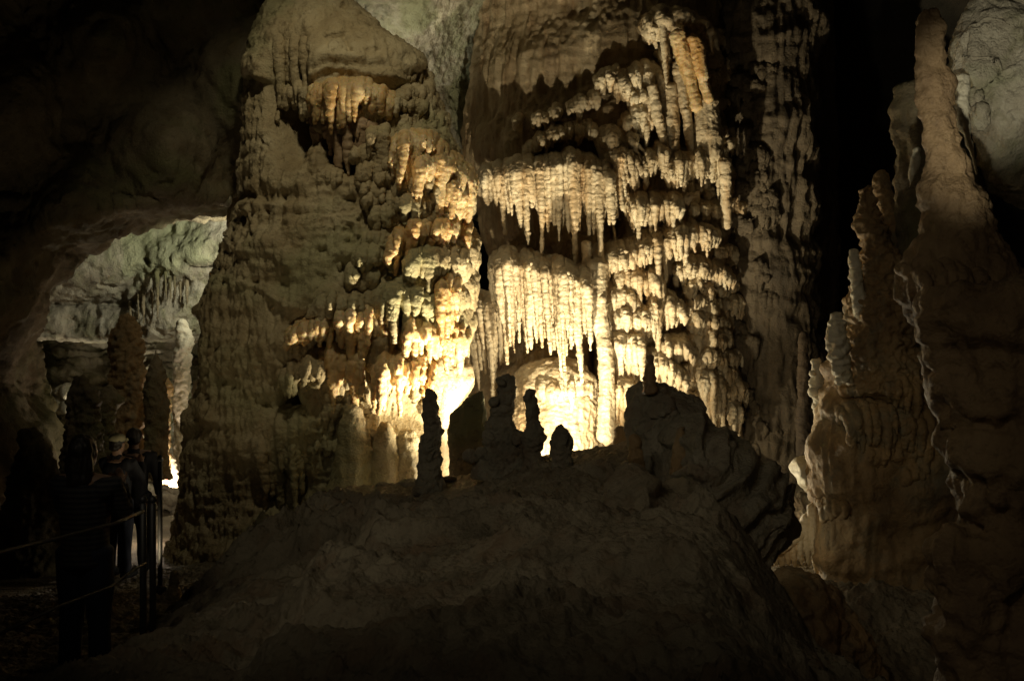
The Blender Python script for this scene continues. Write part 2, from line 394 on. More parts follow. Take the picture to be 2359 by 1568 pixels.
# ------------------------------------------------------------ draped wall
def Yw(x,y):
    b=17.0+((x-1430)/430.0)**2*.9
    b+=max(0,(x-1600)/150.0)**2*.9
    if y<380: b+=(380-y)*.0012
    if y>700: b-=(y-700)*.0016*(1 if x>1380 else .4)
    return b
wall=empty('draped_flowstone_wall',(1.6,17.2,-2.5),'huge cream flowstone wall hung with tiers of fluted draperies, floodlit from below, right of the big column','flowstone')
def wback():
    m=MB()
    rows=[(-260,1130,1790),(0,1118,1790),(100,1104,1795),(200,1092,1790),(300,1074,1775),(370,1080,1770),(420,1104,1765),(540,1122,1765),(580,1140,1765),(640,1148,1770),(712,1146,1780),(730,1095,1790),(900,1060,1800),(1000,1070,1805),(1180,1080,1810)]
    def Yf(x,y,u):
        e=1.3*math.exp(-u*9)+1.2*math.exp(-(1-u)*10)
        dk=0
        for (cx,cy,rx,ry,dp) in ((1415,520,26,55,1.0),(1604,330,22,60,1.0),(1365,830,26,75,1.0),(1570,250,14,90,.5)):
            q=((x-cx)/rx)**2+((y-cy)/ry)**2
            if q<1.6: dk+=dp*math.exp(-q*1.4)
        return Yw(x,y)+e+dk+.10*math.sin(y*.035+x*.01)
    m.patch(rows,Yf,1.6,150,190)
    def dd(P,N): return rid(S(P,4.2,4.2,.55),2,70)*.10+rid(S(P,11,11,1.1),2,71)*.035+pn(S(P,3,3,8),72)*.03+fbm(P*14,2,73)*.015
    solid('backing',m,.03,stone('brown_fluted_calcite',(.24,.17,.095),(.38,.29,.17),(.48,.39,.25),2,.6,.6,stain=(.28,.18,.09),vert=True),wall,dd)
wback()
TW=[ # lip points, bottoms, spacing, r, overhang, h, lean, rag
 ([(1486,70),(1500,50),(1540,36),(1585,42),(1618,60),(1645,86)],[92,150,215,120,170,120],8,.055,.85,.30,12,.5),
 ([(1519,134),(1545,131),(1566,140)],[190,205,215],9,.05,.45,.25,6,.4),
 ([(1453,182),(1475,172),(1500,170),(1543,196)],[215,250,330,345],10,.055,.6,.3,10,.5),
 ([(1418,196),(1436,192),(1460,215)],[250,262,250],9,.05,.5,.3,2,.5),
 ([(1455,225),(1480,220),(1497,238)],[262,250,270],9,.045,.5,.25,0,.4),
 ([(1456,262),(1475,256),(1502,272)],[300,320,312],9,.045,.5,.25,0,.4),
 ([(1430,292),(1460,280),(1490,290)],[330,345,345],9,.05,.5,.25,0,.4),
 ([(1186,287),(1198,280)],[302,305],10,.05,.3,.2,0,.6),
 ([(1226,282),(1240,272),(1262,274)],[298,296,290],9,.045,.35,.2,0,.7),
 ([(1272,262),(1292,258)],[286,280],9,.045,.3,.2,0,.7),
 ([(1312,250),(1338,238),(1356,240)],[265,268,254],9,.045,.36,.2,0,.7),
 ([(1362,228),(1378,222)],[244,240],9,.045,.3,.2,0,.7),
 ([(1376,196),(1396,176),(1424,166)],[214,212,205],9,.045,.4,.22,0,.7),
 ([(1404,180),(1418,176),(1432,186)],[205,215,205],9,.045,.4,.22,0,.7),
 ([(1210,356),(1240,330),(1264,316),(1300,308),(1346,298),(1379,312)],[366,348,340,325,325,345],11,.045,.45,.25,0,.5),
 ([(1379,322),(1400,318),(1430,322),(1470,330)],[520,570,575,500],9,.055,.55,.3,34,.55),
 ([(1400,370),(1430,366),(1465,372)],[480,500,470],11,.06,.65,.3,24,.5),
 ([(1103,420),(1135,412),(1173,404),(1220,397),(1264,391),(1300,384),(1338,384),(1375,396),(1406,420)],[450,490,540,575,560,590,600,585,570],7,.058,.85,.35,6,.5),
 ([(1486,400),(1490,378),(1515,361),(1545,362),(1562,380)],[455,440,425,452,450],9,.05,.6,.28,0,.5),
 ([(1540,392),(1560,380),(1600,370),(1640,371),(1668,368)],[420,455,440,462,450],9,.052,.7,.3,3,.55),
 ([(1453,486),(1475,480),(1500,478),(1540,474),(1572,480)],[550,556,548,530,515],8,.052,.7,.3,2,.5),
 ([(1589,492),(1615,488),(1656,490)],[525,530,520],10,.045,.45,.25,0,.5),
 ([(1358,615),(1385,604),(1420,597)],[690,680,640],8,.06,.75,.3,0,.5),
 ([(1420,597),(1461,585),(1500,568),(1523,561),(1560,549),(1605,535),(1657,548)],[640,640,640,630,612,596,590],7,.052,.75,.3,6,.5),
 ([(1132,628),(1160,618),(1194,616),(1235,624),(1276,634),(1320,650),(1356,668)],[760,835,850,850,845,850,856],6.5,.06,1.25,.35,12,.35),
 ([(1084,726),(1110,716),(1149,716)],[930,985,985],7,.042,.65,.3,14,.35),
 ([(1149,722),(1170,718),(1190,728)],[815,822,810],9,.045,.55,.25,0,.5),
 ([(1420,643),(1445,637),(1475,640),(1505,650),(1528,668)],[690,720,728,715,700],8,.05,.65,.28,4,.5),
 ([(1404,684),(1425,680),(1450,690),(1470,700)],[745,770,760,760],9,.055,.65,.28,2,.5),
 ([(1412,735),(1440,728),(1470,738),(1500,745)],[800,812,800,800],9,.055,.7,.28,0,.5),
 ([(1412,800),(1440,792),(1480,806)],[905,915,905],7.5,.05,.7,.28,8,.3),
 ([(1408,912),(1436,902),(1468,915)],[1010,1020,1015],8,.055,.75,.3,0,.3),
 ([(1498,735),(1510,714),(1535,703),(1560,710),(1578,732)],[790,795,785,770,760],8,.052,.7,.28,4,.5),
 ([(1560,628),(1590,617),(1625,622),(1660,632),(1692,645)],[652,660,655,668,672],9,.045,.5,.25,2,.5),
 ([(1582,668),(1610,660),(1642,672)],[705,712,700],9,.045,.45,.25,0,.5),
 ([(1585,706),(1615,698),(1648,708)],[745,750,735],9,.045,.45,.25,0,.5),
 ([(1588,745),(1620,737),(1655,748)],[782,790,775],9,.045,.45,.25,0,.5),
 ([(1595,785),(1630,778),(1668,790)],[830,840,822],9,.045,.45,.25,0,.5),
 ([(1620,830),(1645,824),(1668,832)],[870,876,866],9,.045,.45,.25,0,.5),
 ([(1531,812),(1550,803),(1580,808),(1602,826)],[855,860,850,866],8,.048,.6,.26,0,.5),
 ([(1506,842),(1535,846),(1560,866),(1584,888)],[900,900,905,912],8,.052,.7,.28,0,.5),
 ([(1617,890),(1640,884),(1668,892)],[975,990,995],11,.055,.5,.25,10,.25),
 ([(1683,960),(1696,952),(1712,962)],[1000,1010,1005],9,.05,.5,.25,2,.4),
 ([(1690,905),(1705,898),(1722,908)],[940,950,940],10,.045,.4,.22,0,.4),
 ([(1690,700),(1705,696),(1722,706)],[735,742,730],10,.045,.4,.22,0,.4),
 ([(1700,480),(1725,474),(1750,486)],[560,580,560],9,.05,.4,.22,0,.6),
 ([(1690,120),(1720,112),(1750,130)],[300,340,300],11,.06,.35,.3,6,.6),
]
for i,(lp,bt,sp,r,ov,h,le,rag) in enumerate(TW):
    mb0=MB()
    if i==0:
        for (x,y,a,b,z) in ((1525,66,.22,.45,.14),(1560,56,.30,.5,.17),(1598,68,.24,.45,.14),(1500,80,.14,.35,.10),(1625,86,.14,.35,.10)): mb0.ell(V(x,y,Yw(x,y)-.62),(a,b,z),16,10)
    m=tier(lp,bt,Yw,sp*.66,r*.72,ov,h,le,.05,rag,100+i,jit=.10,tip=.13,mb=mb0)
    solid('drapery',m,.0148,M_CAL,wall,d_drape(1.0,i),1)
def scatter(Yf,y0,y1,n,mat,parent,seed,L=(8,28),w=(20,60),sp=6,r=.026,ov=.07,vox=.015,u0=.05,u1=.9):
    R=random.Random(seed); m=MB(); rr=Yf.rows
    for k in range(n):
        y=R.uniform(y0,y1); a=np.interp(y,rr[:,0],rr[:,1]); b=np.interp(y,rr[:,0],rr[:,2]); x=lerp(a,b,R.uniform(u0,u1)); W=R.uniform(*w)
        lp=[(x-W/2,y+R.uniform(-4,6)),(x,y-W*.08),(x+W/2,y+R.uniform(-4,8))]; l=R.uniform(*L)
        tier(lp,[q[1]+l for q in lp],Yf,sp,r,ov*R.uniform(.5,1.3),.12,0,.03,.5,seed*100+k,.8,mb=m,jit=.02,tip=.25)
    return solid('drapery',m,vox,mat,parent,d_drape(.9,seed),1)
def Yw3(x,y): return Yw(x,y)
Yw3.rows=np.array([(60,1640,1715),(380,1600,1715),(600,1560,1712),(1000,1600,1725)],float)
for k in range(3): scatter(Yw3,60+k*300,360+k*300,26,M_CAL,wall,1510+k,(10,40),(18,45),6,.03,.22,.0155,0,1)
def pillar(parent,pts,rads,mat,seed=0,vox=.02,name='pillar',a=1.2,extra=0):
    """pts in picture units (vx,vy,Y), rads in picture units"""
    m=MB(); P=[V(*p) for p in pts]; rr=[q/F*p[2] for q,p in zip(rads,pts)]
    n=len(P); t=np.linspace(0,n-1,(n-1)*4+1); P=np.array(P); P=np.stack([np.interp(t,np.arange(n),P[:,k]) for k in range(3)],1); rr=np.interp(t,np.arange(n),rr)
    m.tube(P,rr,14)
    R=random.Random(seed)
    for _ in range(extra):
        i=R.randrange(len(P)); m.ell(P[i]+np.array([R.uniform(-1,1),-R.random(),0])*rr[i]*.8,rr[i]*R.uniform(.3,.55),8,6)
    return solid(name,m,vox,mat,parent,d_drape(a,seed+30))
for i,(pp,rr) in enumerate([
  ([(1560,80,16.3),(1578,140,16.4),(1592,195,16.5),(1606,250,16.5)],[15,15,13,11]),
  ([(1597,88,16.3),(1612,150,16.35),(1622,190,16.4),(1632,228,16.4)],[14,11,9,8]),
  ([(1628,238,16.6),(1628,290,16.6),(1632,362,16.6)],[23,26,27]),
  ([(1564,146,16.6),(1572,230,16.6),(1586,310,16.6),(1590,356,16.6)],[11,13,7,4]),
  ([(1502,200,16.5),(1512,260,16.5),(1524,300,16.5),(1532,336,16.5)],[10,10,7,3]),
  ([(1546,200,16.6),(1549,270,16.6),(1548,345,16.6)],[11,12,15]),
  ([(1376,612,16.2),(1372,690,16.1),(1388,770,16.1),(1392,800,16.0),(1398,900,15.9),(1396,1010,15.8)],[22,19,14,13,15,17]),
  ([(1668,372,16.5),(1672,450,16.6),(1674,520,16.7)],[12,9,8]),
  ([(1350,560,16.2),(1350,605,16.2),(1354,640,16.3)],[9,8,12]),
  ]):
    pillar(wall,pp,rr,M_GOLD if i in(0,1) else M_CAL,200+i,extra=4)
M_DIM=stone('shaded_fluted_calcite',(.06,.045,.027),(.11,.083,.05),(.15,.115,.07),2.2,.7,.7,vert=True)  # flank's shade painted in as a darker calcite colour
PB=[(-260,1664,1872),(0,1662,1876),(200,1664,1872),(400,1664,1864),(600,1668,1862),(800,1676,1876),(1000,1690,1888),(1150,1700,1895)]
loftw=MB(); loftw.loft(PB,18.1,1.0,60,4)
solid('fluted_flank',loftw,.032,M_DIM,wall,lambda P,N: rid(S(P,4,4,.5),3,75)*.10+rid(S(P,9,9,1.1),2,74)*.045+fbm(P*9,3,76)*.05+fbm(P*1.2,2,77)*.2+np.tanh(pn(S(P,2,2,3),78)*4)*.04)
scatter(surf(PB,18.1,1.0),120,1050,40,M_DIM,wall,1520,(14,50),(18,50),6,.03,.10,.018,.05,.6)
# flowstone dome at the foot of the wall
dome=empty('flowstone_dome',V(1278,1040,15.6),'rounded flowstone dome glowing white at the foot of the draped wall','flowstone')
m=MB(); 
m.loft([(826,1262,1300),(834,1225,1330),(846,1200,1350),(862,1188,1362),(885,1182,1370),(900,1184,1372)],16.35,.55)
m.ell(V(1279,885,16.3),(.66,.44,.36),24,14)
solid('upper_tier',m,.02,M_CAL,dome,lambda P,N: rid(S(P,6,6,1.6),2,80)*.03+pn(P*7,81)*.025+fbm(P*18,2,82)*.014)
m=tier([(1186,905),(1220,898),(1275,902),(1330,895),(1372,905)],[925,930,935,935,930],lambda x,y:16.4-.5*(1-((x-1279)/100)**2),8,.05,.12,.2,0,0,.5,310)
solid('drip_lip',m,.0185,M_CAL,dome,d_drape(1,5))
m=MB(); m.loft([(893,1215,1340),(915,1190,1368),(945,1178,1378),(990,1174,1380),(1050,1172,1384),(1120,1165,1390)],16.25,.62)
solid('lower_tier',m,.02,M_CAL,dome,lambda P,N: rid(S(P,7,7,3),2,84)*.03+(1-np.abs(pn(S(P,9,9,14),85)))**2*.03+fbm(P*18,2,86)*.014)
# ------------------------------------------------------------ big column
YC=14.0; DR=.80
COLR=[(-160,600,800),(-60,640,810),(0,652,800),(30,622,822),(70,600,858),(110,588,915),(160,580,965),(200,576,985),(240,576,1005),(290,574,1030),(340,574,1052),(390,570,1070),(440,566,1080),(480,560,1075),(520,552,1060),(560,545,1072),(620,520,1085),(680,497,1080),(760,482,1072),(850,470,1066),(920,464,1046),(970,458,1030),(1050,448,1020),(1150,432,1010),(1280,400,1000),(1420,380,1000)]
_cr=np.array(COLR,float)
def Yc(x,y):
    a=np.interp(y,_cr[:,0],_cr[:,1]); b=np.interp(y,_cr[:,0],_cr[:,2]); c=(a+b)/2; w=(b-a)/2
    u=min(.98,abs(x-c)/w); return YC-DR*w/F*YC*math.sqrt(1-u*u)
column=empty('flowstone_column',V(760,1300,14.0),'massive tan flowstone column with knobbly draperies, its right side glowing golden, left of centre','flowstone')
def body():
    m=MB(); m.loft(COLR,YC,DR,90,5)
    def dd(P,N):
        vx=P[:,0]/P[:,1]*F+1179; vy=784-P[:,2]/P[:,1]*F
        d=d_mass(1.0,90,.16)(P,N)
        front=(N[:,1]<.2)
        for (cx,cy,rx,ry,dp) in ((672,245,40,112,.9),(640,230,18,70,.4),(790,172,75,14,.12),(960,190,45,18,.2),(662,945,24,42,.6),(606,960,14,26,.3),(810,335,70,62,.5),(770,300,40,50,.3),(1000,410,75,60,.25),(620,655,60,22,.10),(905,950,60,50,.35),(810,800,90,40,.25),(835,620,60,18,.12),(640,455,70,14,.10),(875,470,50,14,.12),(640,1120,75,60,.3),(1000,610,60,40,.15)):
            q=((vx-cx)/rx)**2+((vy-cy)/ry)**2; d-=dp*np.exp(-q**1.4)*front
        # pits and pores
        po=pn(S(P,9,9,4.5),95); d-=.07*sst(.34,.6,po)*sst(-.1,.35,pn(P*.9,97))
        d-=.05*sst(.15,.5,pn(S(P,15,15,6),98))*sst(-.2,.3,pn(P*1.3,99))*sst(300,480,vy)
        d+=rid(S(P,9,9,1.4),2,93)*.028*sst(190,260,vy)
        # hood lip over the upper recess
        hl=182+12*np.sin(vx*.03)+10*pn(P*3,94); e=np.where(vy<hl,np.exp(-((vy-hl)/75.0)**2),np.exp(-((vy-hl)/9.0)**2))*sst(560,600,vx)*sst(1010,930,vx)*.18; d+=e*front
        # rows of lips stepping the surface
        for c,amp in ((460,.09),(590,.08),(690,.10),(860,.09),(1000,.10)):
            yy=vy-c-30*np.sin(vx*.021+c)-40*pn(P*1.6,int(c)); d+=amp*sst(-.05,.35,pn(P*1.3,int(c)+5))*np.exp(-np.where(yy>0,(yy/12.0)**2,(yy/60.0)**2))*front
        return d
    solid('body',m,.021,M_COL,column,dd,1)
body()
TC=[ # lip, bottoms, sp,r,ov,h,lean,rag,mat
 ([(590,120),(620,128),(650,112),(680,108),(710,120)],[190,215,260,270,240],11,.055,.12,.3,4,.5,M_COL),
 ([(590,195),(605,205),(620,200)],[300,330,300],12,.06,.05,.3,3,.4,M_RED),
 ([(648,178),(668,165),(698,180)],[280,230,300],18,.05,-.1,.3,3,.6,M_COL),
 ([(722,178),(760,172),(810,172),(856,180)],[202,206,205,204],9,.032,.05,.2,0,.5,M_COL),
 ([(880,170),(920,172),(965,182),(990,190)],[200,210,208,215],10,.035,.06,.2,0,.5,M_COL),
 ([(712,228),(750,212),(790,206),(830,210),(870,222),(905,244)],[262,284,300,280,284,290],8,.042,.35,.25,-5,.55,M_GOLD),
 ([(915,226),(945,216),(975,218),(995,200)],[262,270,275,240],10,.042,.25,.22,-6,.6,M_COL),
 ([(725,290),(760,285),(800,290),(850,300),(880,300)],[370,400,410,400,350],11,.05,.05,.2,0,.5,M_RED),
 ([(848,318),(870,312),(900,318)],[410,420,430],10,.045,.16,.2,-4,.5,M_COL),
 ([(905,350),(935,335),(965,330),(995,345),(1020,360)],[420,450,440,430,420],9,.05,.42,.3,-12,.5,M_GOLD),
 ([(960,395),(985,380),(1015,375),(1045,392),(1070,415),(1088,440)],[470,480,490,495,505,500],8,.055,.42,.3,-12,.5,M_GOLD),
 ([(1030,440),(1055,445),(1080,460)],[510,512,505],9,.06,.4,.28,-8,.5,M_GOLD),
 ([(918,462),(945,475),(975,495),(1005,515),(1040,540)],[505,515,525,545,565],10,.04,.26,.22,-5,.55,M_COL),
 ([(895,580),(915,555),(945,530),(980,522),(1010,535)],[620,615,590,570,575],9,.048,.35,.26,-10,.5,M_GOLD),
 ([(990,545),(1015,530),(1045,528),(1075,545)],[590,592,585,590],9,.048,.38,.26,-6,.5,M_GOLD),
 ([(938,615),(965,598),(1000,600),(1040,610),(1070,600)],[660,655,660,655,640],9,.052,.36,.26,-6,.5,M_COL),
 ([(820,600),(850,590),(880,600)],[655,665,650],10,.045,.2,.22,-4,.5,M_COL),
 ([(800,640),(830,632),(870,640)],[680,690,680],10,.045,.16,.22,-3,.5,M_COL),
 ([(718,715),(745,700),(775,705),(805,700),(830,712)],[745,750,755,760,755],10,.045,.24,.22,-5,.6,M_COL),
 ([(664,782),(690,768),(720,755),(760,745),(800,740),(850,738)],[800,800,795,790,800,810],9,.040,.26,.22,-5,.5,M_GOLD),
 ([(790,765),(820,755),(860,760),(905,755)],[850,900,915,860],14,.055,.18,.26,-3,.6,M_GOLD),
 ([(885,690),(920,685),(960,695),(1000,705)],[760,765,770,770],9,.055,.32,.26,-5,.55,M_COL),
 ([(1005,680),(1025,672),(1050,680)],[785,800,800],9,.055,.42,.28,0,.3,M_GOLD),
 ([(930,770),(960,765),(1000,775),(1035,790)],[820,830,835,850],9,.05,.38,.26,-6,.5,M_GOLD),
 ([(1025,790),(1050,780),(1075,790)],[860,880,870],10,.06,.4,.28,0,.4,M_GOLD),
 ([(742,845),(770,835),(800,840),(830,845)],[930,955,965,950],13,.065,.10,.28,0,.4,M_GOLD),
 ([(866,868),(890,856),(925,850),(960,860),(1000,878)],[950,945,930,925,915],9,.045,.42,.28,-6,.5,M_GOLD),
 ([(656,872),(680,862),(710,855),(745,862)],[925,905,900,895],10,.042,.26,.24,-3,.5,M_COL),
 ([(565,975),(600,965),(640,990),(680,985),(730,975)],[1060,1120,1110,1160,1080],17,.085,.12,.25,3,.5,M_COL),
 ([(590,1050),(640,1040),(690,1050)],[1150,1180,1190],20,.06,.12,.3,10,.4,M_COL),
 ([(575,640),(610,630),(655,640)],[680,695,690],11,.035,.06,.2,0,.5,M_COL),
 ([(590,445),(640,440),(720,445)],[470,475,470],10,.035,.05,.2,0,.5,M_COL),
 ([(835,460),(870,455),(915,465)],[488,490,486],9,.035,.06,.2,0,.5,M_COL),
]
for i,(lp,bt,sp,r,ov,h,le,rag,mt) in enumerate(TC):
    m=tier(lp,bt,Yc,sp*.8,r*.78,ov,h*.8,le,.04,rag,400+i,.3,jit=.08,tip=.22)
    solid('drapery',m,.0165,mt,column,d_drape(1.0,i+50),1)
R=random.Random(77); groups=[MB() for _ in range(8)]; k=0
while k<120:
    y=R.uniform(215,1080); a=np.interp(y,_cr[:,0],_cr[:,1]); b=np.interp(y,_cr[:,0],_cr[:,2])
    u=R.random()**.6; x=lerp(a+25,b-8,u)
    if x<740 and y>300 and R.random()<.45: continue
    if x>850 and y>960: continue
    w=R.uniform(25,80); sl=R.uniform(-.1,.35)*(1 if x>850 else .3); right=sst(.45,.85,np.array(u))
    lp=[(x-w/2,y+abs(R.gauss(0,5))),(x,y-w*.10+sl*w*.3),(min(x+w/2,b-3),y+sl*w)]; L=R.uniform(16,48)+float(right)*R.uniform(0,40)
    tier(lp,[q[1]+L for q in lp],Yc,6.5 if u>.45 else 5,.028 if u>.45 else .019,.22*float(right)*R.random()+(.05 if u>.45 else .02),.16,-4*float(right),.03,.6,2000+k,.25,mb=groups[min(7,int((y-215)/109))],jit=.05,tip=.2,lobe=30,small=.4); k+=1
for k,g in enumerate(groups): solid('drapery',g,.0155,M_COL,column,d_drape(1.0,k+80),1)
# cauliflower lobes
def lobes(spots,mat,seed):
    R=random.Random(seed); m=MB()
    for (x,y,w,h) in spots:
        n=int(w*h/60)+10
        for k in range(n):
            a=R.uniform(0,6.28); q=R.random()**.5; px=x+math.cos(a)*q*w/2; py=y+math.sin(a)*q*h/2
            Y=Yc(px,py)-.22*(1-q*q)+.03; rr=R.uniform(.028,.06); b=V(px,py,Y); L=R.uniform(.10,.30)
            m.tube([b+np.array([0,.10,.10]),b+np.array([0,.02,.04]),b,b+np.array([-.02,.03,-L*.6]),b+np.array([-.04,.06,-L])],[rr*1.2,rr*1.15,rr,rr*.7,rr*.25],8,ref=np.array([1.0,0,0]))
        m.ell(V(x,y,Yc(x,y)+.12),(w/2/F*13,.30,h/2/F*13),14,10)
    return solid('knobbly_lobe',m,.019,mat,column,d_mass(.55,seed,.02))
for k,sp in enumerate([[(883,690,100,75)],[(968,712,75,70),(940,660,60,40)],[(1040,620,90,70),(1078,590,40,60)],[(1055,690,60,60),(1078,660,34,60)],[(915,575,80,60)],[(760,690,90,50)],[(1065,745,44,70)],[(985,790,70,50)],[(1045,870,80,50)],[(870,790,60,60)],[(930,430,60,60)],[(1060,565,70,44)],[(985,650,60,50)]]):
    lobes(sp,M_COL,500+k)
# base pillars of the column and the funnel at its right foot
def loftpart(name,rows,Y,mat,parent,dr=.8,vox=.02,dd=None,seed=0,loc=None):
    m=MB(); m.loft(rows,Y,dr,30,4); return solid(name,m,vox,mat,parent,dd or d_mass(.6,seed,.05),1,loc)
loftpart('pillar',[(935,808,824),(960,795,838),(1000,786,846),(1050,778,852),(1110,762,862),(1180,740,880)],12.45,M_COL,column,.8,seed=31)
loftpart('pillar',[(975,878,896),(1000,866,908),(1050,860,914),(1110,856,918),(1180,850,926)],12.45,M_COL,column,.8,seed=32)
loftpart('pillar',[(995,925,950),(1020,918,962),(1060,914,966),(1110,912,970),(1180,908,975)],12.5,M_COL,column,.8,seed=33)
loftpart('funnel',[(845,1020,1080),(870,1002,1090),(900,1000,1078),(930,1008,1052),(965,1008,1036),(1000,1012,1034),(1050,1014,1036),(1110,1010,1040),(1180,1000,1050)],13.3,M_CAL,column,.7,seed=34)
# added dark shape standing for the wall base in shade, right of the funnel
wbase=loftpart('shaded_wall_base',[(902,1104,1112),(915,1080,1114),(935,1058,1116),(957,1040,1118),(980,1036,1124),(997,1032,1134),(1050,1037,1142),(1090,1038,1150),(1180,1030,1150)],11.75,M_BRN,None,.35,.016,lambda P,N:rid(S(P,7,7,.7),2,8)*.022+fbm(P*11,3,9)*.025,loc=V(1085,1150,11.75))
tagit(wbase,'dark ribbed shape standing in for the shaded wall base between the glowing column foot and the knobby stalagmite','rock')
# narrow hanging column left of the big one
pc=MB(); pc.loft([(215,545,575),(300,538,580),(420,536,578),(500,530,566),(600,520,560),(680,505,560)],15.2,.8,24,4)
o=solid('hanging_column',pc,.025,M_COL,None,d_drape(2.0,9),loc=V(550,600,15.2)); tagit(o,'narrow fluted brown column against the left flank of the massive column','column')
# ------------------------------------------------------------ stalagmites on the crest
def stalagmite(name,rows,Y,mat,label,seed,vox=.012,a=1.0,dr=.85,knobs=(),f0=7,group=None,cat='stalagmite',dd=None):
    m=MB(); m.loft(rows,Y,dr,28,4)
    top=rows[0]; w=(top[2]-top[1])/2/F*Y; m.ell(V((top[1]+top[2])/2,top[0],Y),(w,w*dr,w*.8),14,9)
    for (x,y,r) in knobs: m.ell(V(x,y,Y-.05),(r/F*Y,r/F*Y,r*.8/F*Y),12,8)
    o=solid(name,m,vox,mat,None,dd or d_bead(a,f0,seed),1,loc=V((rows[-1][1]+rows[-1][2])/2,rows[-1][0],Y))
    return tagit(o,label,cat,group)
GS='dark stalagmites standing on the crest of the mound'
stalagmite('stalagmite',[(902,980,1001),(920,975,1004),(966,971,1010),(998,974,1017),(1030,966,1015),(1056,963,1015),(1090,965,1016),(1135,955,1030)],10.2,M_BLD,'tall dark stalagmite in front of the brightest foot of the massive column',601,group=GS,a=.6,dr=.8)
stalagmite('stalagmite',[(878,1152,1184),(900,1154,1186),(922,1138,1183),(960,1134,1177),(990,1126,1190),(1012,1120,1200),(1040,1112,1200),(1100,1080,1225)],10.1,M_BLD,'lumpy dark stalagmite with hooked head and swollen base, leftmost before the glowing dome',602,group=GS,a=.7,knobs=((1152,880,9),(1132,1005,14),(1192,1010,14),(1140,925,8),(1108,1040,14),(1085,1052,15),(1200,1022,9)),dr=.6)
stalagmite('stalagmite',[(905,1208,1231),(922,1206,1236),(952,1212,1238),(990,1211,1248),(1007,1211,1249),(1040,1208,1246),(1105,1196,1262)],9.9,M_BLD,'slim dark stalagmite with smooth rounded tip in the middle of the glowing dome',603,group=GS,a=.6)
stalagmite('stalagmite',[(984,1279,1304),(998,1274,1314),(1012,1272,1322),(1030,1272,1318),(1080,1273,1316),(1120,1258,1336)],9.6,M_BLD,'squat flat-topped brown stalagmite stub before the right half of the dome',604,group=GS,a=.6)
stalagmite('stalagmite',[(988,1420,1436),(1000,1417,1439),(1015,1416,1440),(1040,1410,1446)],11.3,M_ORG,'tiny rounded stalagmite on the skyline just left of the big knob of rock',605,group=GS,a=.4,vox=.009)
for i,(x,y,w,Y) in enumerate([(942,1108,20,10.9),(882,1112,16,11.0),(1035,1095,18,10.8)]):
    m=MB(); m.ell(V(x,y+6,Y),(w/F*Y,w/F*Y,w*.45/F*Y),16,10)
    o=solid('stone',m,.012,M_BLD,None,d_rock(.25,630+i,.1),1,loc=V(x,y+8,Y)); tagit(o,['low flat stone on the skyline just left of the tall dark stalagmite','smallest low pale stone on the skyline before the column foot pillars','low dark stone on the skyline just right of the tall dark stalagmite'][i],'stone')
stalagmite('stalagmite',[(1176,600,612),(1186,595,618),(1205,592,622),(1232,586,630)],10.8,M_COL,'small pale beaded stalagmite alone at the left edge of the mound',606,vox=.01,a=.5)
stalagmite('stalagmite',[(1318,398,408),(1340,392,412),(1400,386,420)],9.5,M_COL,'faint small stalagmite in the dark below the massive column',607,vox=.012,a=.5)
# ------------------------------------------------------------ boulder group
kn=MB()
kn.loft([(884,1500,1532),(893,1474,1556),(905,1458,1592),(940,1452,1604),(1000,1452,1640),(1060,1455,1700),(1130,1440,1740),(1220,1430,1760),(1330,1480,1760)],9.6,.7,44,4)
kn.ell(V(1580,930,9.6),(.16,.3,.13)); kn.ell(V(1510,915,9.6),(.24,.35,.16))
o=solid('rocky_outcrop',kn,.022,M_BLD,None,chisel(lambda P,N:d_rock(.6,640,.2)(P,N)+rid(S(P,4,4,1.5),3,641)*.05+fbm(P*16,2,644)*.03,5,22,.955),1,loc=V(1560,1330,9.6)); tagit(o,'big dark knob of rock blocking the lower right of the lit wall','rock')
stalagmite('stalagmite',[(824,1490,1503),(850,1489,1505),(890,1486,1508),(905,1480,1512)],9.5,M_RED,'thin reddish stalagmite standing on top of the big dark knob of rock',642,vox=.009,a=.35)
def slab(name,outline,Y0,th,mat,label,seed,tilt=0,ang=.5,vox=.024,big=1.2):
    """boulder with a traced outline, rounded front and real thickness"""
    O=np.array(outline,float); c=O.mean(0); O=c+(O-c)*1.04; mb=MB(); n=len(O)
    t=np.linspace(0,n,160,endpoint=False); Ox=np.interp(t,np.arange(n+1),np.append(O[:,0],O[0,0])); Oy=np.interp(t,np.arange(n+1),np.append(O[:,1],O[0,1]))
    rings=[]; 
    for sc_,dy in ((.05,-th*.52),(.35,-th*.50),(.65,-th*.44),(.86,-th*.30),(.97,-th*.1),(1.0,.1*th),(.93,.4*th),(.6,.6*th),(.05,.66*th)):
        rings.append([V(c[0]+(x-c[0])*sc_,c[1]+(y-c[1])*sc_,Y0+dy+tilt*(y-c[1])*sc_) for x,y in zip(Ox,Oy)])
    k=len(rings); v=np.array(rings).reshape(-1,3); f=[]; s=160
    for i in range(k-1):
        for j in range(s):
            a=(j+1)%s; f.append((i*s+j,i*s+a,(i+1)*s+a,(i+1)*s+j))
    v=np.vstack([v,v[:s].mean(0),v[-s:].mean(0)])
    for j in range(s):
        a=(j+1)%s; f.append((k*s,a,j)); f.append((k*s+1,(k-1)*s+j,(k-1)*s+a))
    mb.add(v,f); o=solid(name,mb,vox,mat,None,chisel(d_layer(big*.7,seed,ang),seed,24,.925,.02),1,loc=V(c[0],O[:,1].max(),Y0)); return tagit(o,label,'rock')
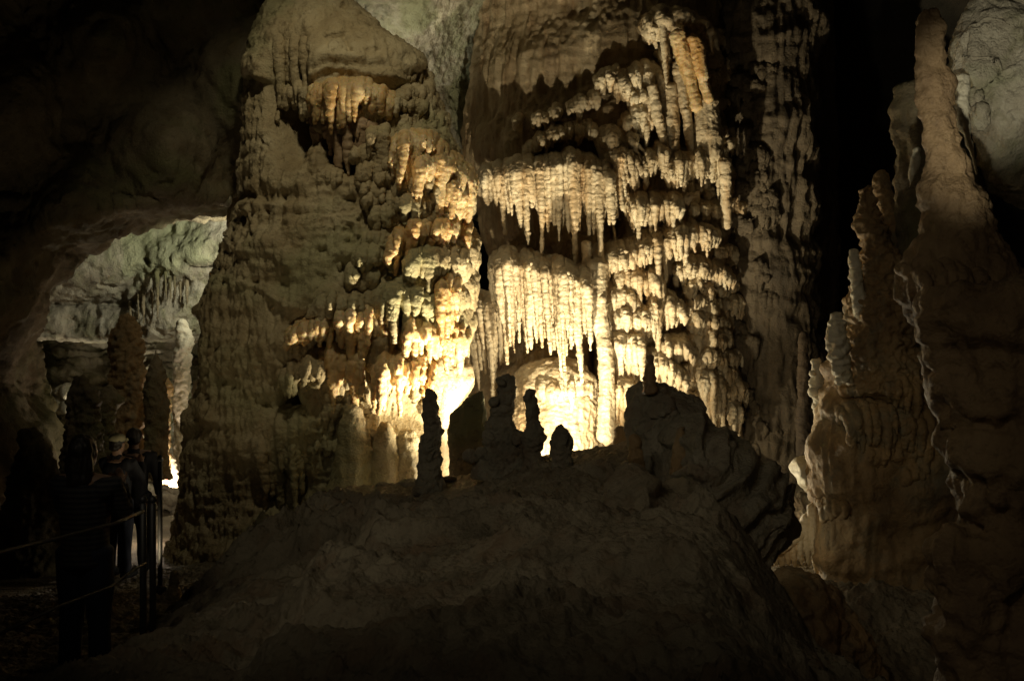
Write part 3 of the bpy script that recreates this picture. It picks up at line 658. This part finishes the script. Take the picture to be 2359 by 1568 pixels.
slab('boulder',[(1520,1010),(1600,960),(1640,975),(1700,1015),(1745,1058),(1800,1100),(1836,1128),(1868,1152),(1864,1196),(1846,1232),(1802,1275),(1755,1318),(1692,1350),(1640,1335),(1560,1250),(1510,1150)],8.9,1.3,M_BLD,'huge tilted layered boulder with a pointed right end, above the dark hollow',650,-.0010,.5)
slab('boulder',[(1400,1120),(1450,1085),(1520,1090),(1590,1130),(1640,1180),(1628,1235),(1560,1268),(1480,1282),(1410,1250),(1375,1190)],8.2,.9,M_FLOOR,'reddish brown block with slanting cracks at the left foot of the tilted boulder',651,-.0008,.55,vox=.02,big=1.3)
slab('boulder',[(1500,1290),(1545,1275),(1610,1290),(1640,1330),(1620,1370),(1550,1365),(1505,1335)],7.9,.5,M_FLOOR,'low rounded rock wedged under the tilted boulder',652,0,.3,vox=.02,big=.6)
stalagmite('stalagmite',[(1010,1452,1470),(1060,1448,1476),(1130,1452,1480),(1200,1458,1486),(1225,1450,1496)],8.9,M_ORG,'short brown pillar stuck to the left face of the big dark knob',655,vox=.012,a=.5)
stalagmite('stalagmite',[(990,1555,1575),(1010,1552,1580),(1060,1552,1582),(1090,1545,1590)],9.0,M_ORG,'pale brown rounded stub in the middle of the dark knob face',656,vox=.012,a=.4)
# ------------------------------------------------------------ right side
def mass(name,rows,Y,mat,label,cat,seed,dr=.8,vox=.03,dd=None,parent=None,extra=None):
    m=MB(); m.loft(rows,Y,dr,60,4)
    if extra: extra(m)
    if parent is not None: return solid(name,m,vox,mat,parent,dd or d_mass(1,seed,.12))
    o=solid(name,m,vox,mat,None,dd or d_mass(1,seed,.12),1,loc=V((rows[-1][1]+rows[-1][2])/2,rows[-1][0],Y)); return tagit(o,label,cat)
mass('fluted_column',[(-200,1770,1890),(60,1770,1900),(100,1775,1905),(300,1770,1912),(500,1765,1915),(700,1775,1912),(900,1780,1915),(1080,1790,1920),(1200,1790,1930)],19.5,M_SHADE,'dark fluted column closing the right edge of the draped wall','column',700,.8,.04,lambda P,N:rid(S(P,3,3,.35),3,701)*.16+fbm(P*9,3,702)*.04+pn(S(P,2,2,5),703)*.04)
stalagmite('stalagmite',[(770,1841,1858),(800,1838,1860),(900,1838,1862),(1050,1834,1868)],15,M_SHADE,'slender dim stalagmite pole right of the draped wall',703,vox=.02,a=.4)
M_RUST=stone('rust_brown_flowstone',(.14,.09,.048),(.225,.15,.078),(.30,.21,.115),1.8,.6,.6,stain=(.17,.11,.06))
tower=empty('stalagmite_tower',V(2250,1560,6.6),'tall rust brown stalagmite tapering to a blunt tip over a swollen base, far right','stalagmite')
mass('spire',[(22,2128,2152),(45,2114,2165),(90,2107,2172),(130,2104,2178),(170,2112,2185),(250,2124,2198),(330,2130,2212),(400,2138,2232),(470,2130,2262),(540,2112,2290),(600,2092,2330),(660,2080,2370),(720,2105,2400),(780,2140,2420),(850,2165,2440)],7.4,M_RUST,None,None,710,.8,.022,lambda P,N:fbm(P*2,3,711)*.045+pn(S(P,1.5,1.5,8),712)*.016+rid(S(P,8,8,.9),2,714)*.028+fbm(P*14,3,713)*.04+np.tanh(pn(S(P,1.4,1.4,3.5),709)*5)*.02,tower)
mass('base',[(690,2150,2500),(760,2150,2500),(850,2172,2520),(930,2190,2520),(985,2215,2520),(1010,2198,2520),(1050,2196,2520),(1150,2212,2520),(1215,2222,2520),(1235,2190,2520),(1262,2166,2520),(1290,2172,2520),(1340,2184,2520),(1450,2178,2520),(1600,2175,2520),(1800,2160,2540)],6.9,M_RUST,None,None,715,.7,.028,lambda P,N:d_mass(1.0,716,.12)(P,N)+np.tanh(pn(S(P,.8,.8,3.2)+pn(P*2,719)[:,None]*.4,717)*4)*.05+rid(S(P,10,10,1.6),2,720)*.03*sst(-.1,.3,pn(P*1.2,721))+fbm(P*10,3,722)*.05-.05*sst(.2,.5,pn(S(P,9,9,5),723)),tower)
SP=[(470,2130,2262),(540,2112,2290),(600,2092,2330),(660,2080,2370),(720,2105,2400),(780,2140,2420),(850,2165,2440)]
m=tier([(2098,655),(2130,665),(2180,650),(2240,660),(2300,665)],[690,730,760,800,780],surf(SP,7.4,.8),9,.024,.05,.14,4,.03,.5,718)
solid('drapery',m,.011,M_RUST,tower,d_drape(.7,60))
TB=[(760,2150,2500),(850,2172,2520),(930,2190,2520),(985,2215,2520),(1010,2198,2520),(1050,2196,2520),(1150,2212,2520),(1215,2222,2520),(1262,2166,2520),(1340,2184,2520),(1450,2178,2520),(1600,2175,2520)]

# lit limestone block top right
def lit_extra(m):
    for p,r in (((2245,110),44),((2240,160),42),((2290,110),60),((2222,235),20),((2226,275),15)): m.ell(V(p[0],p[1],9.15),(r/F*9,.32,r/F*9))
lr=empty('hanging_rock',V(2290,40,9.4),'pale mottled hanging rock with a needle stalactite, lit in the top right corner','rock')
mass('block',[(-60,2300,2560),(10,2262,2560),(50,2222,2560),(90,2205,2560),(150,2200,2560),(210,2204,2560),(250,2235,2560),(300,2262,2560),(420,2300,2560),(560,2340,2560)],9.4,M_GREY,None,None,720,.7,.028,chisel(lambda P,N:d_rock(.8,721,.15)(P,N)+rid(S(P,5,5,5),3,722)*.05,9,20,.9),lr,lit_extra)
m=MB(); m.tube([V(2212,180,9.05),V(2212,240,9.0),V(2220,290,8.98),V(2228,310,8.97),V(2240,360,8.95),V(2250,405,8.95)],[.07,.06,.045,.025,.016,.005],10)
solid('stalactite',m,.009,M_WHT,lr,d_bead(.3,6,3))
o=MB(); o.tube([V(2112,345,8.6),V(2108,375,8.6),V(2100,400,8.6),V(2094,432,8.6)],[.018,.04,.035,.006],10)
o=solid('stalactite',o,.008,M_WHT,None,d_bead(.3,9,4),1,loc=V(2108,345,8.6)); tagit(o,'small white stalactite glinting left of the rust brown stalagmite','stalactite')
mass('rock_shoulder',[(205,2075,2150),(240,2058,2180),(300,2056,2200),(360,2070,2220),(480,2075,2240),(620,2078,2260)],10.0,M_BRN,'dim rounded rock behind the rust brown stalagmite','rock',725,.8,.035)
# beaded stalagmite cluster
clus=empty('stalagmite_cluster',V(2040,1250,10.3),'orange brown stalagmite mass with beaded fingers lit along its left edge','stalagmite')
def finger(rows,Y,mat,seed,vox=.012,a=1.0,f0=9):
    m=MB(); m.loft(rows,Y,.85,24,4); t=rows[0]; w=(t[2]-t[1])/2/F*Y; m.ell(V((t[1]+t[2])/2,t[0],Y),(w,w,w*.9),12,8)
    return solid('finger',m,vox,mat,clus,d_bead(a,f0,seed))
finger([(408,2018,2044),(430,2014,2050),(460,2020,2056),(500,2026,2068),(560,2030,2080),(700,2040,2090)],10.3,M_ORG,730,a=.5)
finger([(440,1983,2006),(460,1979,2014),(475,1980,2020),(520,1979,2024),(570,1982,2050),(610,1985,2075),(660,1978,2090),(720,1962,2110),(900,1950,2120)],10.1,M_ORG,731,a=1.0)
finger([(582,1957,1974),(605,1957,1978),(640,1960,1980),(690,1964,1992),(740,1975,2005)],10.0,M_WHT,732,a=.5,f0=12)
finger([(728,1916,1934),(760,1912,1945),(800,1912,1955),(840,1920,1955),(880,1930,1965)],9.95,M_WHT,733,a=.7,f0=12)
CB=[(540,2006,2120),(620,1990,2140),(690,1956,2160),(720,1945,2175),(780,1947,2195),(850,1927,2215),(920,1907,2225),(980,1892,2230),(1040,1870,2230),(1100,1868,2235),(1160,1885,2240),(1240,1885,2240),(1330,1895,2240),(1500,1900,2250),(1700,1900,2260)]
mass('body',CB,10.4,M_ORG,None,None,735,.6,.026,lambda P,N:fbm(P*1.2,3,736)*.16+fbm(P*10,3,737)*.04+rid(S(P,7,7,.8),2,738)*.045+np.tanh(pn(S(P,.8,.8,2.6)+pn(P*2,719)[:,None]*.5,735)*4)*.04,clus)
Yr=surf(CB,10.4,.6)
m=tier([(2050,900),(2080,895),(2120,900),(2170,900)],[935,960,975,945],Yr,6,.026,.16,.2,0,.02,.6,740); solid('drapery',m,.013,M_ORG,clus,d_drape(.8,61))
m=tier([(1960,985),(2000,965),(2050,975),(2090,985),(2150,985),(2180,990)],[1040,1075,1085,1060,1115,1120],Yr,6,.026,.10,.18,3,.02,.5,741,lobe=30); solid('drapery',m,.013,M_ORG,clus,d_drape(.8,62))
for k in range(9): scatter(Yr,620+k*65,670+k*65,1,M_ORG,clus,745+k,ov=.04,r=.02)
# thin beaded stalagmite and pale rock below it, lit from the left
stalagmite('stalagmite',[(834,1872,1888),(855,1868,1892),(885,1870,1893),(905,1868,1898),(930,1876,1896),(965,1880,1897),(1000,1876,1894),(1030,1868,1890),(1080,1855,1886)],10.7,M_WHT,'thin white beaded stalagmite standing clear in the dark gap right of the wall',745,vox=.011,a=.55,f0=13,knobs=((1874,905,6),(1895,930,6),(1872,860,4)))
slab('pale_rock',[(1868,1040),(1878,1060),(1880,1100),(1886,1130),(1884,1152),(1868,1146),(1842,1115),(1822,1075),(1838,1056),(1852,1052)],10.7,.5,M_WHT,'small white lit rock wedged behind the pointed end of the tilted boulder',746,0,.3,.014,.35)
m=MB()
for i,(x,y,b,r) in enumerate([(1872,1175,1290,12),(1886,1185,1305,12),(1858,1200,1300,10),(1842,1225,1300,9),(1826,1240,1310,8),(1812,1255,1300,7),(1798,1262,1315,7),(1784,1272,1300,6),(1880,1230,1325,13)]):
    Y=10.5+.03*i; m.tube([V(x,y-10,Y),V(x+1,lerp(y,b,.4),Y),V(x+3,lerp(y,b,.75),Y),V(x+4,b,Y)],[r*1.0/F*Y,r*.9/F*Y,r*.6/F*Y,r*.2/F*Y],9)
m.tube([V(1790,1262,10.6),V(1840,1225,10.6),V(1890,1180,10.6)],[.06,.08,.10],10)
o=solid('stalactite_fringe',m,.011,M_CAL,None,d_drape(.5,63),1,loc=V(1850,1190,9)); tagit(o,'fringe of lit stalactites under the pointed end of the tilted boulder','stalactite')
mass('rock_mound',[(1315,1720,1850),(1330,1690,1880),(1352,1650,1920),(1400,1630,1980),(1500,1640,2020),(1640,1650,2060)],7.9,M_ORG,'low brown rock mound in the hollow under the tilted boulder','rock',750,.7,.024,chisel(lambda P,N:d_rock(.6,751,.2)(P,N)+fbm(P*7,3,752)*.08,750,18,.88))
# ------------------------------------------------------------ left chamber
GL='stalagmites of the left chamber'
def lst(rows,Y,mat,label,seed,**k): return stalagmite('stalagmite',rows,Y,mat,label,seed,vox=k.get('vox',.022),a=k.get('a',1.0),group=GL,f0=k.get('f0',5),dr=.85)
lst([(740,272,310),(760,264,318),(800,258,326),(850,260,328),(900,262,324),(950,262,325),(1010,264,326),(1120,258,332)],15,M_ORG,'tallest thick amber and brown stalagmite in the left chamber',800)
lst([(806,357,362),(830,350,368),(860,340,376),(920,336,384),(1000,334,384),(1100,330,390)],14.6,M_BRN,'dark pointed stalagmite between the amber one and the pale banded column',801,a=.7)
lst([(880,374,392),(900,368,396),(950,368,392),(1010,366,390),(1110,360,392)],16,M_GOLD,'blotchy amber stalagmite behind the dark pointed one',802,a=.7)
lst([(745,410,432),(780,405,440),(840,404,438),(900,398,434),(960,399,434),(1030,402,432),(1110,398,430)],16.4,M_WHT,'pale grey banded column left of the massive column',803,f0=4,a=.7)
lst([(880,444,454),(950,444,456),(1110,440,460)],15.6,M_BRN,'slim dark pole beside the pale banded column',804,a=.4)
lst([(878,175,200),(910,160,220),(960,155,226),(1020,150,228),(1120,140,240)],13.5,M_BRN,'broad dim stalagmite at the left of the chamber',805)
lst([(900,240,268),(925,212,280),(945,206,262),(960,226,262),(1010,232,262),(1080,230,262)],14.2,M_BRN,'short dark stalagmite with an overhanging cap beside the amber one',806,a=.7)
lst([(1000,50,90),(1060,40,120),(1200,10,150),(1330,-10,170)],12.0,M_BRN,'low black stalagmite at the far left edge of the chamber',809)
lst([(1022,446,450),(1040,438,456),(1075,434,458)],16.6,M_WHT,'small white stalagmite shining at the foot of the massive column',807,a=.4,vox=.014)
lst([(1055,396,402),(1075,394,408),(1095,392,412),(1120,388,416)],16.0,M_WHT,'tiny bright stalagmite at the foot of the pale banded column',808,a=.4,vox=.014)
lst([(1010,374,380),(1030,370,388),(1070,371,390),(1100,368,392)],16.3,M_WHT,'glaring white stump left of the pale banded column',810,a=.5,vox=.014)
R=random.Random(5)
LS=[(350,690,40,'short'),(362,640,95,'longest'),(381,640,45,'thin'),(392,655,35,'needle'),(402,650,40,'fine'),(330,700,45,'stubby'),(318,705,30,'tiny'),(415,665,30,'small'),(430,660,50,'pale'),(300,725,26,'dark')]
lab=['short stalactite over the amber stalagmite tip','longest stalactite hanging over the dark pointed stalagmite','thin stalactite just right of the longest one','needle stalactite between two others above the pale banded column','fine stalactite above the left side of the pale banded column','stubby stalactite above the amber stalagmite','tiny stalactite above the left side of the amber stalagmite','small stalactite right above the pale banded column','pale stalactite above the right edge of the banded column','leftmost dark stalactite of the chamber ceiling']
for (x,y,d,k),lb in zip(LS,lab):
    m=MB(); Y=17.0+(y-380)*.0022-.22; r=R.uniform(.012,.022)*(1.7 if k=='longest' else 1)
    m.tube([V(x,y-34,Y+.45),V(x,y-12,Y+.08),V(x+1,y+d*.5,Y),V(x+1,y+d,Y)],[r*1.8,r*1.2,r*.8,r*.25],8)
    o=solid('stalactite',m,.013,M_BRN,None,d_bead(.25,6,int(x)),0,loc=V(x,y-25,Y)); tagit(o,lb,'stalactite','stalactites under the chamber ceiling')
m=tier([(455,432),(490,434),(532,462)],[452,458,476],lambda x,y:15.4,10,.05,.5,.3,0,0,.4,820)
o=solid('ledge_fringe',m,.022,M_GREY,None,d_drape(1,64),1,loc=V(495,430,15)); tagit(o,'small pale ledge with a drip fringe above the lit chamber opening','flowstone')
# ------------------------------------------------------------ handrail
M_STEEL=plain('worn_steel',(.09,.088,.085),.55,.8)
rail=empty('handrail',V(338,1524,6.5),'worn steel handrail with two posts beside the dark path, lower left','handrail')
def bar(name,pts,r,parent=rail):
    m=MB(); m.tube(pts,[r]*len(pts),12); return link(name,np.vstack(m.v),m.f,M_STEEL,parent)
bar('top_rail',[V(-90,1296,4.8),V(0,1271,5.13),V(130,1240,5.6),V(264,1205,6.0),V(330,1177,6.4)],.012)
bar('lower_rail',[V(-60,1485,4.9),V(136,1395,5.55),V(256,1350,6.0),V(305,1313,6.3),V(335,1296,6.45)],.009)
for x,Y in ((330,6.5),(352,6.7)):
    p=V(x,1160,Y); m=MB(); m.tube([p,p+np.array([0,0,-.5]),p+np.array([0,0,-1.15])],[.022]*3,12); m.tube([p+np.array([0,0,.02]),p+np.array([0,0,.045])],[.028,.02],12); m.tube([p+np.array([0,0,-1.13]),p+np.array([0,0,-1.16])],[.06,.06],14)
    link('post',np.vstack(m.v),m.f,M_STEEL,rail)
p=V(369,1062,9.5); pf=MB(); pf.tube([p,p+np.array([0,0,-1.2])],[.022,.022],12); pf.tube([p+np.array([0,0,.01]),p+np.array([0,0,.05])],[.03,.02],12); pf.tube([p+np.array([0,0,-1.2]),p+np.array([0,0,-1.23])],[.06,.06],14)
o=link('rail_post',np.vstack(pf.v),pf.f,M_STEEL,None,loc=p+np.array([0,0,-1.2])); tagit(o,'single steel rail post farther along the path beside the left chamber','post')
# ------------------------------------------------------------ visitors
M_SKIN=plain('skin',(.36,.22,.15),.5); M_HAIR=plain('dark_hair',(.02,.014,.01),.5); M_DARK=plain('black_cloth',(.015,.015,.02),.8); M_JEAN=plain('dark_denim',(.02,.025,.05),.8); M_CAP=plain('pale_cap_cloth',(.34,.31,.19),.8)
def striped():
    m=bpy.data.materials.new('striped_cloth'); m.use_nodes=True; nt=m.node_tree; b=nt.nodes['Principled BSDF']; g=nt.nodes.new('ShaderNodeTexCoord')
    w=nt.nodes.new('ShaderNodeTexWave'); w.bands_direction='Z'; w.inputs['Scale'].default_value=9; w.inputs['Distortion'].default_value=.6; nt.links.new(g.outputs['Object'],w.inputs['Vector'])
    r=nt.nodes.new('ShaderNodeValToRGB'); r.color_ramp.elements[0].color=(.015,.015,.022,1); r.color_ramp.elements[1].color=(.06,.055,.05,1); nt.links.new(w.outputs['Fac'],r.inputs['Fac']); nt.links.new(r.outputs[0],b.inputs['Base Color']); b.inputs['Roughness'].default_value=.85; return m
M_STR=striped()
def person(head,face,Hh,top,trous,label,pose,cap=False,longhair=False,seed=0):
    """head = crown point; face = heading angle (0 faces +Y, away from the camera)"""
    s=Hh/1.7; cx,cy,cz=head; fz=cz-Hh; root=empty('person',(cx,cy,fz),label,'person')
    ca,sa=math.cos(face),math.sin(face)
    def W(x,y,z): x*=s;y*=s;z*=s; return np.array([cx+x*ca-y*sa, cy+x*sa+y*ca, fz+z])
    sh=[(-.19,0,1.40),(.19,0,1.40)]; el,wr=pose
    def limb(m,a,r,seg=14): m.tube([W(*q) for q in a],[k*s for k in r],seg)
    b=MB()
    b.ell(W(0,.005,1.60),(.075*s,.095*s,.112*s),18,14); b.ell(W(0,.03,1.55),(.058*s,.07*s,.07*s),14,10)
    b.ell(W(0,.108,1.585),(.014*s,.02*s,.022*s)); b.ell(W(0,.095,1.535),(.026*s,.014*s,.010*s))
    for q in (-1,1): b.ell(W(q*.078,0,1.59),(.014*s,.022*s,.032*s)); b.ell(W(q*.032,.088,1.60),(.014*s,.01*s,.009*s))
    limb(b,[(0,-.01,1.53),(0,-.015,1.40)],[.055,.065])
    limb(b,[(-.19,0,1.40),(0,0,1.41),(.19,0,1.40)],[.045,.06,.045])
    limb(b,[(0,0,1.40),(0,0,1.2),(0,.01,1.0),(0,0,.86)],[.12,.13,.12,.14])
    for i,q in enumerate((-1,1)):
        limb(b,[sh[i],el[i],wr[i]],[.045,.038,.026])
        limb(b,[(q*.09,0,.9),(q*.10,.01,.48),(q*.11,-.01,.08)],[.075,.05,.035]); limb(b,[(q*.11,-.03,.04),(q*.115,.12,.035)],[.038,.032])
        w=np.array(wr[i]); d=np.array(wr[i])-np.array(el[i]); d=d/np.linalg.norm(d); sd=np.cross(d,[0,1,0]); sd/=np.linalg.norm(sd)+1e-6; up=np.cross(d,sd)
        limb(b,[tuple(w),tuple(w+d*.05),tuple(w+d*.085)],[.026,.036,.032],10)
        for k,(o_,ln) in enumerate(((-.027,.065),(-.009,.075),(.009,.07),(.026,.055))):
            base=w+d*.085+sd*o_; limb(b,[tuple(base),tuple(base+d*ln*.5+up*.006),tuple(base+d*ln*.85+up*.028)],[.009,.0085,.007],8)
        base=w+d*.02-sd*.03; limb(b,[tuple(base),tuple(base-sd*.025+d*.025),tuple(base-sd*.03+d*.055)],[.011,.010,.008],8)
    solid('body',b,.008,M_SKIN,root,None,1)
    j=MB(); limb(j,[(0,-.005,1.43),(0,0,1.34),(0,0,1.15),(0,.0,.95),(0,0,.84)],[.085,.165,.165,.16,.175])
    for i,q in enumerate((-1,1)):
        j.ell(W(q*.15,-.005,1.36),(.085*s,.10*s,.085*s)); e=np.array(el[i]); w=np.array(wr[i]); limb(j,[sh[i],tuple(e),tuple(lerp(e,w,.92))],[.072,.056,.045])
    limb(j,[(0,-.01,1.42),(0,-.01,1.47)],[.078,.072])
    solid('jacket',j,.013,top,root,lambda P,N:fbm(S(P,9,9,5),3,seed)*.018)
    t=MB()
    for q in (-1,1): limb(t,[(q*.085,0,.93),(q*.10,.005,.7),(q*.105,.01,.45),(q*.115,-.01,.07)],[.12,.10,.078,.07])
    limb(t,[(0,0,.95),(0,0,.85)],[.16,.16]); solid('trousers',t,.014,trous,root,lambda P,N:fbm(S(P,9,9,4),2,seed+3)*.014)
    for q in (-1,1):
        f=MB(); limb(f,[(q*.115,-.05,.045),(q*.118,.06,.04),(q*.12,.17,.035)],[.05,.052,.042]); solid('shoe',f,.01,M_DARK,root)
    h=MB()
    if longhair: h.ell(W(0,-.03,1.625),(.094*s,.105*s,.105*s),18,12); h.ell(W(0,-.07,1.52),(.098*s,.06*s,.14*s),16,12); h.ell(W(0,-.08,1.42),(.085*s,.05*s,.11*s),14,10)
    else: h.ell(W(0,-.018,1.628),(.086*s,.100*s,.095*s),18,12); h.ell(W(0,-.05,1.57),(.076*s,.05*s,.06*s))
    solid('hair',h,.010,M_HAIR,root,lambda P,N:fbm(S(P,30,30,9),2,seed+5)*.014)
    if cap:
        c=MB(); c.ell(W(0,-.01,1.665),(.096*s,.112*s,.070*s),20,12); limb(c,[(-.05,.11,1.645),(0,.15,1.64),(.05,.11,1.645)],[.02,.025,.02]); solid('cap',c,.009,M_CAP,root)
    return root
up=([(-.24,.10,1.20),(.24,.12,1.18)],[(-.10,.30,1.32),(.10,.30,1.34)])
dn=([(-.26,-.02,1.13),(.26,-.02,1.13)],[(-.27,.10,.90),(.27,.08,.90)])
person(V(196,1008,6.8),-.15,1.68,M_STR,M_JEAN,'person seen from behind in a dim striped jacket, long dark hair, nearest the handrail',up,longhair=True,seed=900)
person(V(309,988,12.0),.25,1.72,M_DARK,M_DARK,'bareheaded person all in black, rightmost of the three in the dark passage',dn,seed=910)
person(V(271,1003,11.4),-.3,1.62,M_DARK,M_JEAN,'person in dark clothes wearing a pale cap, middle of the three in the passage',up,cap=True,seed=920)
# ------------------------------------------------------------ lights
def spot(n,p,t,w,c,ang=70,bl=.6,r=.06):
    l=bpy.data.lights.new(n,'SPOT'); l.energy=w; l.color=c; l.spot_size=math.radians(ang); l.spot_blend=bl; l.shadow_soft_size=r
    o=bpy.data.objects.new(n,l); o.location=tuple(p); d=np.array(t)-np.array(p)
    from mathutils import Vector
    o.rotation_euler=Vector(d).to_track_quat('-Z','Y').to_euler(); col.objects.link(o); return o
def point(n,p,w,c,r=.1):
    l=bpy.data.lights.new(n,'POINT'); l.energy=w; l.color=c; l.shadow_soft_size=r
    o=bpy.data.objects.new(n,l); o.location=tuple(p); col.objects.link(o); return o
WARM=(1,.87,.60); AMB=(1,.80,.50); COOL=(1,.98,.76)
spot('wall_flood',V(1320,1120,13.8),V(1430,330,16.6),1350,WARM,96,.8,.06)
point('dome_flood',V(1275,1100,14.9),210,WARM,.05)
point('flank_fill',V(1590,1085,12.6),75,WARM,.1)  # added soft fill to even out the wall's right flank
point('wall_base_flood',V(1440,1090,14.6),30,WARM,.05)
spot('column_flood',(.02,11.95,-2.0),V(930,420,13.2),1500,WARM,95,.8,.05)
point('funnel_flood',(-.52,12.55,-1.95),70,WARM,.05)
spot('vault_flood',(-3.2,17.3,1.5),V(890,20,19),300,COOL,60,.8,.1)
point('chamber_flood',V(386,1122,15.7),55,(1,.80,.62),.04)
spot('chamber_ceiling_flood',V(590,560,15.3),V(380,600,17.2),300,COOL,100,.9,.1)
point('chamber_back_flood',V(215,960,19.0),70,(1,.88,.64),.1)
spot('right_flood',V(1690,1150,11.0),V(1960,650,10.2),26,WARM,120,.6,.04)
spot('corner_flood',(.9,1.8,-.95),V(2270,140,9.2),1300,(1,.93,.70),14,.9,.05)
spot('panel_flood',(-.4,1.5,-.9),V(2085,960,10),120,(1,.84,.5),10,.9,.08)
point('low_right_flood',V(1805,1240,10.2),1.6,WARM,.05)
spot('mound_fill',(-3.4,1.2,3.0),(.4,8.4,-1.2),150,(1,.88,.64),50,1,.35)  # added grazing fill to bring out the mound's relief
spot('mound_fill_high',(-2.6,-1.0,4.2),(1.7,9.5,-1.0),170,(1,.88,.64),54,1,.12)  # second added fill, from higher up, for mound and boulder
spot('right_fill',(-1.5,-3.5,2.5),V(2200,560,7.5),60,(1,.74,.40),40,1,.2)  # added orange fill for the tower and cluster at right
spot('left_wall_fill',(-3.5,9.4,-2.1),V(500,330,14),48,(1,.82,.5),90,1,.2)  # added dim uplight to brighten the left rock wall
spot('high_fill',(-1.6,8.6,7.6),(-2.2,13.5,2.2),540,(1,.89,.60),56,1,.3)
w=bpy.data.worlds.new('World'); sc.world=w; w.use_nodes=True
w.node_tree.nodes['Background'].inputs[0].default_value=(.9,.75,.45,1); w.node_tree.nodes['Background'].inputs[1].default_value=.0012
# ------------------------------------------------------------ camera
c=bpy.data.cameras.new('camera'); c.lens=35; c.sensor_width=36; c.clip_end=200; c.clip_start=.05
o=bpy.data.objects.new('camera',c); o.rotation_euler=(math.pi/2,0,0); col.objects.link(o); sc.camera=o
sc.view_settings.view_transform='Standard'; sc.view_settings.look='None'; sc.view_settings.exposure=0; sc.view_settings.gamma=1
print('verts',NV)
